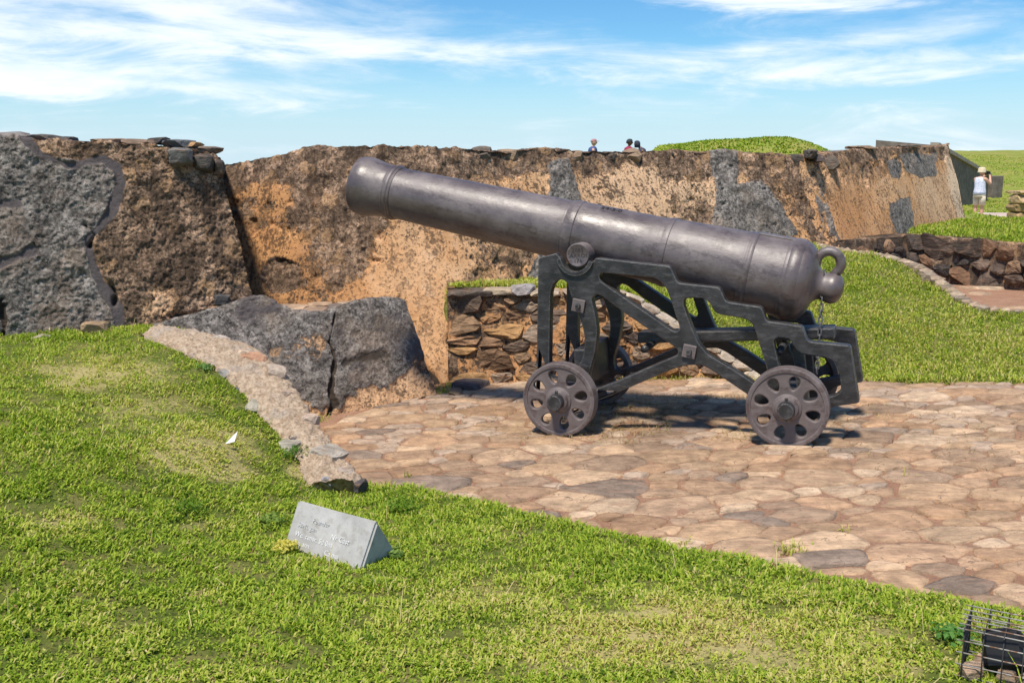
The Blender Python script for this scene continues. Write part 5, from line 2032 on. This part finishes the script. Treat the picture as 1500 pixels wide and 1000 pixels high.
# grass on the bank and the terrace
x, y, sd = scatter(bank_z, BANK_POLY, -1.0, 8.2, 7.5, 13, 420000, 8.2, 1.6, .04, 4)
q = p3(x, y)
n1, n2 = fbm(q, 2.2, 3, 160), fbm(q, 8, 2, 161)
keep = rng.random(len(x)) < np.clip(.85 + .7 * n2, .2, 1)
x, y, sd, n1, n2 = (a[keep] for a in (x, y, sd, n1, n2))
z, N = normals_of(bank_z, x, y)
n = len(x)
dry = np.clip(.50 + .5 * n1 + .2 * n2, 0, .85)
lush = np.clip(sstep(-.25, 0, sd) * .6 + .2 * n2, 0, 1)
blade_mesh('grass', np.stack([x, y, z - .004], 1), N, (.028 + .02 * rng.random(n)) * (1 + .4 * lush + .3 * n2), .007 + .006 * rng.random(n), np.clip(rng.normal(.7, .35, n), .05, 1.4),
           rng.uniform(0, 6.28, n), grass_color(n, dry, lush), 'mown green grass on the bank behind the cannon')
x, y, sd = scatter(ter_z, TER_POLY, 4.9, 12.5, 11.6, 17.8, 90000, 11.8, 1.5, .05, 6)
q = p3(x, y)
n1 = fbm(q, 1.8, 3, 170)
z, N = normals_of(ter_z, x, y)
n = len(x)
blade_mesh('grass', np.stack([x, y, z - .004], 1), N, .035 + .03 * rng.random(n), .010 + .008 * rng.random(n), np.clip(rng.normal(.6, .3, n), .05, 1.3), rng.uniform(0, 6.28, n),
           grass_color(n, np.clip(.25 + .4 * n1, 0, 1), .2 + 0 * n1), 'bright grass on the terrace above the dark rubble wall')
# rough grass on the far hill and mound
xa, ya = rng.uniform(10.5, 30, 60000), rng.uniform(26, 64, 60000)
xb, yb = rng.uniform(3.8, 10, 26000), rng.uniform(26, 36, 26000)
x, y = np.concatenate([xa, xb]), np.concatenate([ya, yb])
pk = (x > 14) & (y > 33.5 + .05 * (x - 16)) & (y < 36.6 + .17 * (x - 14))
x, y = x[~pk], y[~pk]
q = p3(x, y)
n1, n2 = fbm(q, .35, 3, 180), fbm(q, 1.5, 3, 181)
z, N = normals_of(far_z, x, y, .2)
n = len(x)
blade_mesh('grass', np.stack([x, y, z - .01], 1), N, (.035 + .04 * rng.random(n)) * (1 + .6 * n2), .03 + .03 * rng.random(n), np.clip(rng.normal(.7, .3, n), .05, 1.3), rng.uniform(0, 6.28, n),
           grass_color(n, np.clip(.2 + .9 * n1 + .4 * n2, 0, 1), np.clip(.3 - 1.2 * n1, 0, 1)), 'rough grass covering the far hill and mound')

# dry grass and dust caught under the carriage
m_ = 5200
s_ = rng.normal(-.75, .75, m_)
o_ = rng.uniform(-.15, 1.35, m_)
P = O_ + np.outer(s_, a_) + np.outer(o_, b_)
x, y = P[:, 0], P[:, 1]
k = (fbm(p3(x, y), 3, 3, 190) > -.05) & (y < 8.1)
x, y = x[k], y[k]
n = len(x)
z = mortar_z(x, y) + .012
col = np.where(rng.random((n, 1)) < .6, G_BROWN, G_DRY * .8) * (.6 + .5 * rng.random((n, 1)))
blade_mesh('dry_litter', np.stack([x, y, z], 1), p3(np.zeros(n), 0, 1.0), rng.uniform(.02, .07, n), rng.uniform(.002, .004, n), np.clip(rng.normal(1.35, .12, n), .9, 1.55), rng.uniform(0, 6.28, n), col, 'dry brown grass litter scattered under the carriage', .05)

# dry and green tufts rooted along the feet of the walls and in the joints of the paving
tx, ty_ = [], []
foot = resample(np.array([pave_pt(px, py) for px, py in [(645, 578), (668, 562), (760, 559), (860, 558), (960, 557), (1060, 556), (1130, 560)]]), 400)
for c0 in rng.choice(400, 60):
    k = rng.integers(12, 45)
    tx += list(foot[c0, 0] + rng.normal(0, .045, k))
    ty_ += list(foot[c0, 1] - .02 + rng.normal(0, .03, k))
for (px, py, r, k) in ((1158, 810, .035, 90), (1000, 800, .02, 30), (720, 556, .09, 160), (655, 572, .06, 120), (925, 545, .10, 160), (470, 616, .04, 60), (1330, 700, .015, 20), (600, 700, .015, 18), (1240, 780, .012, 14)):
    c0 = pave_pt(px, py)
    tx += list(c0[0] + rng.normal(0, r, k))
    ty_ += list(c0[1] + rng.normal(0, r, k))
x, y = np.array(tx), np.array(ty_)
n = len(x)
col = grass_color(n, .35 + .6 * (rng.random(n) < .7), .1 + 0 * x)
blade_mesh('wall_foot_grass', np.stack([x, y, mortar_z(x, y)], 1), p3(np.zeros(n), 0, 1.0), rng.uniform(.02, .075, n), rng.uniform(.003, .006, n), np.clip(rng.normal(.7, .35, n), .05, 1.4), rng.uniform(0, 6.28, n), col, 'dry tufts of grass along the wall feet and paving joints')

# ------------------------------------------------------------------ small weeds, each a plant
def weed(px, py, z, r, nleaf, c1, c2, label, lw=.6, flower=None, upright=.5):
    p = at_z(px, py, z)
    zz = float(lawn_z(np.array([p[0]]), np.array([p[1]]))[0])
    base = np.array([p[0], p[1], zz])
    root = empty('weed', tuple(base))
    tag(root, label, 'weed', 'small weeds in the lawn')
    V, F, C = [], [], []
    for k in range(nleaf):
        a = rng.uniform(0, 6.28)
        d = np.array([math.cos(a), math.sin(a), 0])
        sd_ = np.array([-math.sin(a), math.cos(a), 0])
        rr = r * rng.uniform(.15, 1)
        h = r * upright * rng.uniform(.4, 1)
        c = base + d * rr * .8 + np.array([0, 0, h])
        ll = min(r * rng.uniform(.2, .38), .028)
        w = ll * lw * .5
        pt_ = rng.uniform(-.5, .8)
        d = np.array([math.cos(a + 1.2 * rng.normal()), math.sin(a + 1.2 * rng.normal()), 0])
        t = d * math.cos(pt_) + np.array([0, 0, -math.sin(pt_)])
        i = len(V)
        V += [tuple(c - t * ll * .5), tuple(c + sd_ * w + np.array([0, 0, .004])), tuple(c + t * ll * .5), tuple(c - sd_ * w + np.array([0, 0, .004])), tuple(c + np.array([0, 0, .009]))]
        F += [(i, i + 1, i + 4), (i + 1, i + 2, i + 4), (i + 2, i + 3, i + 4), (i + 3, i, i + 4)]
        cc = np.array(c1) + (np.array(c2) - np.array(c1)) * rng.random()
        C += [(*cc, 1)] * 5
    me_o = add('leaves', V, np.array(F), M_GRASS, root, attrs={'blade': np.array(C)}, smooth=False)
    me_o['kind'] = 'stuff'
    V, F = [], []
    for k in range(7):
        a = rng.uniform(0, 6.28)
        v_, f_ = tube([tuple(base), tuple(base + np.array([math.cos(a) * r * .5, math.sin(a) * r * .5, r * upright * .7]))], .0018, 5)
        F += [tuple(i + len(V) for i in f) for f in f_]
        V += v_
    add('stems', V, F, M_STEM, root)


M_STEM = plain_mat('weed_stem', (.10, .17, .03), .7)
weed(578, 818, .03, .075, 60, (.14, .24, .04), (.28, .40, .10), 'broad-leaved green weed at the right foot of the marker stone', .85)
weed(418, 812, .05, .07, 130, (.55, .50, .06), (.70, .62, .16), 'clump of small yellow leaves at the left foot of the marker stone', .9, upright=.6)
weed(275, 737, .2, .10, 160, (.09, .18, .012), (.17, .30, .02), 'dark ferny weed clump in the middle of the lawn mound', .35, upright=.45)
weed(592, 742, .0, .13, 220, (.09, .18, .012), (.18, .30, .02), 'dark green weed clump at the lawn edge below the low wall end', .4, upright=.5)
weed(398, 760, .08, .09, 90, (.13, .22, .03), (.25, .36, .07), 'pale leafy weed clump just above the left corner of the marker stone', .8, upright=.4)
weed(300, 530, .47, .07, 80, (.12, .24, .06), (.22, .38, .10), 'leafy weed growing against the upper part of the low wall', .7, upright=.6)
weed(432, 655, .12, .10, 110, (.06, .16, .02), (.16, .30, .04), 'weed tuft beside the lower part of the low wall', .3, upright=.7)
weed(1398, 935, .1, .10, 120, (.07, .20, .03), (.18, .36, .08), 'leafy weed beside the left end of the wire cage', .7, upright=.5)
tuft = [(1160, 808), (1150, 812)]
weed_p = pave_pt(1158, 810, .01)

# ------------------------------------------------------------------ people
def skin_body(name, J, E_, root_i, mat, parent, sub=2):
    """J: list of (xyz, radius or (rx, ry)) world space; one continuous skinned surface"""
    me = bpy.data.meshes.new(name)
    o0 = WM[parent].translation
    me.from_pydata([tuple(Vector(p) - o0) for p, r in J], E_, [])
    o = bpy.data.objects.new(name, me)
    me.materials.append(mat)
    link(o, parent, Matrix.Translation(o0))
    sk = o.modifiers.new('skin', 'SKIN')
    sk.use_smooth_shade = True
    lay = me.skin_vertices[0] if me.skin_vertices else None
    if lay is None:
        bpy.context.view_layer.objects.active = o
        bpy.ops.mesh.customdata_skin_add()
        lay = me.skin_vertices[0]
    for i, (p, r) in enumerate(J):
        rr = r if hasattr(r, '__len__') else (r, r)
        lay.data[i].radius = rr
        lay.data[i].use_root = (i == root_i)
    ss = o.modifiers.new('sub', 'SUBSURF')
    ss.levels = ss.render_levels = sub
    return o


def ellip_rings(rings, n=16):
    """rings: (center xyz, rx, ry, rotz) -> closed tube of ellipses"""
    V, F = [], []
    for c, rx, ry, rz in rings:
        for k in range(n):
            t = 2 * math.pi * k / n
            x, y = rx * math.cos(t), ry * math.sin(t)
            V.append((c[0] + x * math.cos(rz) - y * math.sin(rz), c[1] + x * math.sin(rz) + y * math.cos(rz), c[2]))
    for i in range(len(rings) - 1):
        for k in range(n):
            F.append((i * n + k, i * n + (k + 1) % n, (i + 1) * n + (k + 1) % n, (i + 1) * n + k))
    F += [tuple(range(n))[::-1], tuple((len(rings) - 1) * n + k for k in range(n))]
    return V, F


M_SKIN = plain_mat('skin', (.62, .36, .25), .55, .35, .08)
M_DSKIN = plain_mat('dark_skin', (.20, .10, .06), .55, .35, .08)


def head(c, r, fwd, mat, parent):
    """head with brow, nose, chin and ears, facing fwd (a unit vector)"""
    bm = bmesh.new()
    bmesh.ops.create_uvsphere(bm, u_segments=20, v_segments=14, radius=1.0)
    f = Vector(fwd).normalized()
    s = Vector((0, 0, 1)).cross(f).normalized()
    u = f.cross(s)
    for v in bm.verts:
        x, y, z = v.co
        jaw = 1 - .25 * max(0, -z)
        x2, y2 = x * .92 * jaw * r, y * .76 * jaw * r
        if x > .85 and abs(y) < .25 and -.35 < z < .1:
            x2 += .22 * r
        if abs(y) > .88 and abs(z) < .3 and abs(x) < .35:
            y2 *= 1.18
        if x > .6 and -.75 < z < -.45:
            x2 += .06 * r
        v.co = Vector(c) + f * x2 + s * y2 + u * (z * 1.12 * r)
    o0 = WM[parent].translation
    for v in bm.verts:
        v.co -= o0
    return bm_add('head', bm, mat, parent, frame=Matrix.Translation(o0), smooth=True)


# the photographer by the path
pf0 = at_y(1432, 321, 34.6)
pf0[2] = float(far_z(np.array([pf0[0]]), np.array([pf0[1]]))[0])
px_, py_, pz_ = pf0
SC = 1.0
f_ = Vector((.85, .52, 0)).normalized()
s_ = Vector((0, 0, 1)).cross(f_)


def PJ(fwd, side, up):
    return Vector((px_, py_, pz_)) + f_ * fwd + s_ * side + Vector((0, 0, up))


per = empty('person', tuple(pf0))
tag(per, 'person in pale blue sleeveless top and beige shorts photographing beside the path', 'person')
J = [(PJ(0, 0, .92), (.15, .12)), (PJ(0, 0, 1.10), (.135, .10)), (PJ(-.02, 0, 1.30), (.16, .11)), (PJ(0, 0, 1.42), (.08, .07)), (PJ(.02, 0, 1.50), .055),
     (PJ(0, .10, .84), .095), (PJ(.02, .11, .47), .062), (PJ(-.02, .11, .25), .056), (PJ(0, .11, .08), .04), (PJ(.16, .12, .03), .032),
     (PJ(0, -.10, .84), .095), (PJ(.05, -.10, .47), .062), (PJ(.03, -.10, .25), .056), (PJ(.05, -.10, .08), .04), (PJ(.21, -.11, .03), .032),
     (PJ(-.02, .19, 1.38), .06), (PJ(.14, .27, 1.20), .048), (PJ(.33, .10, 1.46), .034), (PJ(.38, .06, 1.50), .032),
     (PJ(-.02, -.19, 1.38), .06), (PJ(.16, -.26, 1.20), .048), (PJ(.35, -.10, 1.45), .034), (PJ(.39, -.05, 1.50), .032)]
E_ = [(0, 1), (1, 2), (2, 3), (3, 4), (0, 5), (5, 6), (6, 7), (7, 8), (8, 9), (0, 10), (10, 11), (11, 12), (12, 13), (13, 14), (2, 15), (15, 16), (16, 17), (17, 18), (2, 19), (19, 20), (20, 21), (21, 22)]
skin_body('body', J, E_, 0, M_SKIN, per)
rzp = math.atan2(f_.y, f_.x)
hd = head(PJ(.06, 0, 1.59), .11, f_, M_SKIN, per)
V, F = ellip_rings([(PJ(-.0, 0, .86), .20, .205, rzp), (PJ(0, 0, .95), .185, .20, rzp), (PJ(0, 0, 1.10), .155, .18, rzp), (PJ(-.01, 0, 1.25), .15, .19, rzp), (PJ(-.02, 0, 1.36), .125, .185, rzp), (PJ(-.02, 0, 1.42), .09, .13, rzp)])
M_TOP = Mat('patterned_top', .85, .2)
_v = M_TOP.voro(22)
M_TOP = M_TOP.done(M_TOP.mix(M_TOP.ramp(_v, .2, .5), (.40, .48, .72), (.72, .74, .86)))
add('top', V, F, M_TOP, per)
M_SHORT = plain_mat('beige_cotton', (.62, .55, .42), .85, .2, .1)
V, F = ellip_rings([(PJ(0, 0, .76), .175, .205, rzp), (PJ(0, 0, .82), .18, .205, rzp), (PJ(0, 0, .90), .17, .19, rzp)])
sh = add('shorts', V, F, M_SHORT, per)
for sd_, fw in ((.105, .01), (-.105, .03)):
    V, F = ellip_rings([(PJ(fw, sd_, .50), .105, .10, rzp), (PJ(fw * .6, sd_, .65), .108, .105, rzp), (PJ(0, sd_, .80), .12, .11, rzp)])
    add('shorts_leg', V, F, M_SHORT, per)
V, F = ellip_rings([(PJ(.03, 0, 1.575), .155, .15, rzp), (PJ(.035, 0, 1.61), .135, .125, rzp), (PJ(.03, 0, 1.70), .125, .115, rzp), (PJ(.03, 0, 1.745), .10, .09, rzp), (PJ(.03, 0, 1.755), .04, .04, rzp)])
add('sun_hat', V, F, plain_mat('straw_hat', (.66, .55, .38), .85, .2, .15), per)
bm = bmesh.new()
cfr = Matrix.Translation(PJ(.34, 0, 1.57)) @ Matrix.Rotation(rzp, 4, 'Z')
bm_box(bm, .07, .15, .10, Matrix(), .01)
camo = empty('hand_camera', tuple(PJ(.30, 0, 1.5)))
tag(camo, 'black camera held up to the face of the person by the path', 'camera')
bm_add('camera_body', bm, M_BLK, camo, frame=cfr)
V, F = lathe([(0, .035), (.09, .035), (.10, .032), (.10, .001)], 16)
add('lens', V, F, M_BLK, camo, frame=cfr @ Matrix.Translation((.03, 0, 0)))

# three people behind the rampart, seen from the shoulders up
for (px, ytop, lean_, shirt, hatc, skin, lab, hat) in (
        (868.5, 204, 0, (.06, .10, .24), (.42, .22, .24), M_SKIN, 'person in blue shirt and reddish cap standing behind the wall', 'cap'),
        (921, 204, 0, (.30, .03, .08), (.05, .06, .07), M_DSKIN, 'person in crimson shirt with dark hair standing behind the wall', 'hair'),
        (940.5, 206.5, .12, (.06, .06, .09), (.05, .06, .09), M_DSKIN, 'person in dark hooded clothes beside the one in crimson behind the wall', 'hood')):
    P = at_y(px, ytop, 36.5)
    gz = float(far_z(np.array([P[0]]), np.array([P[1]]))[0])
    Ht = P[2] - gz
    k_ = Ht / 1.72
    root = empty('person', (P[0], P[1], gz))
    tag(root, lab, 'person')

    def Q(f, s, u):
        return Vector((P[0] + f * k_, P[1] + s * k_, gz + u * k_))
    fw = -1 if hat == 'hood' else 1
    J = [(Q(0, 0, .92), (.11 * k_, .11 * k_)), (Q(0, 0, 1.12), (.10 * k_, .10 * k_)), (Q(0, 0, 1.33), (.11 * k_, .11 * k_)), (Q(0, 0, 1.43), .07 * k_), (Q(fw * .03 + fw * lean_, 0, 1.50), .05 * k_),
         (Q(0, .1, .8), .09 * k_), (Q(0, .1, .46), .06 * k_), (Q(0, .1, .06), .045 * k_), (Q(.12 * fw, .1, .03), .04 * k_), (Q(0, -.1, .8), .09 * k_), (Q(0, -.1, .46), .06 * k_), (Q(0, -.1, .06), .045 * k_), (Q(.12 * fw, -.1, .03), .04 * k_),
         (Q(0, .2, 1.38), .06 * k_), (Q(.02, .25, 1.12), .045 * k_), (Q(.1 * fw, .22, .9), .035 * k_), (Q(0, -.2, 1.38), .06 * k_), (Q(.02, -.25, 1.12), .045 * k_), (Q(.1 * fw, -.22, .9), .035 * k_)]
    E2 = [(0, 1), (1, 2), (2, 3), (3, 4), (0, 5), (5, 6), (6, 7), (7, 8), (0, 9), (9, 10), (10, 11), (11, 12), (2, 13), (13, 14), (14, 15), (2, 16), (16, 17), (17, 18)]
    skin_body('body', J, E2, 0, skin, root, 1)
    hc = Q(fw * (.04 + lean_ * 1.3), 0, 1.60)
    head(hc, .115 * k_, (fw, -.3, 0), skin, root)
    V, F = ellip_rings([(Q(0, 0, .85), .17 * k_, .2 * k_, 0), (Q(0, 0, 1.1), .165 * k_, .2 * k_, 0), (Q(0, 0, 1.3), .175 * k_, .235 * k_, 0), (Q(0, 0, 1.40), .15 * k_, .22 * k_, 0), (Q(0.02 * fw, 0, 1.46), .07 * k_, .08 * k_, 0)])
    add('shirt', V, F, plain_mat('shirt_cloth', shirt, .85, .2, .15), root)
    V, F = ellip_rings([(Q(0, 0, .08), .12 * k_, .17 * k_, 0), (Q(0, 0, .5), .12 * k_, .18 * k_, 0), (Q(0, 0, .88), .16 * k_, .19 * k_, 0)])
    add('trousers', V, F, plain_mat('trouser_cloth', (.05, .05, .06), .85, .2, .15), root)
    hm = plain_mat('headwear', hatc, .85, .2, .15)
    bz_ = .03 if hat == 'cap' else (-.03 if hat == 'hair' else -.14)
    V, F = ellip_rings([(hc + Vector((-.02 * fw * k_, 0, bz_ * k_)), .118 * k_, .10 * k_, 0), (hc + Vector((-.01 * fw * k_, 0, .06 * k_)), .118 * k_, .105 * k_, 0), (hc + Vector((0, 0, .11 * k_)), .09 * k_, .08 * k_, 0), (hc + Vector((0, 0, .135 * k_)), .04 * k_, .035 * k_, 0)])
    add({'cap': 'cap', 'hair': 'hair', 'hood': 'hood'}[hat], V, F, hm, root)
    if hat == 'cap':
        bm = bmesh.new()
        bm_box(bm, .12 * k_, .13 * k_, .015, Matrix.Translation(hc + Vector((.13 * k_, -.03, .045 * k_))), .005)
        bm_add('cap_peak', bm, hm, root, frame=Matrix())
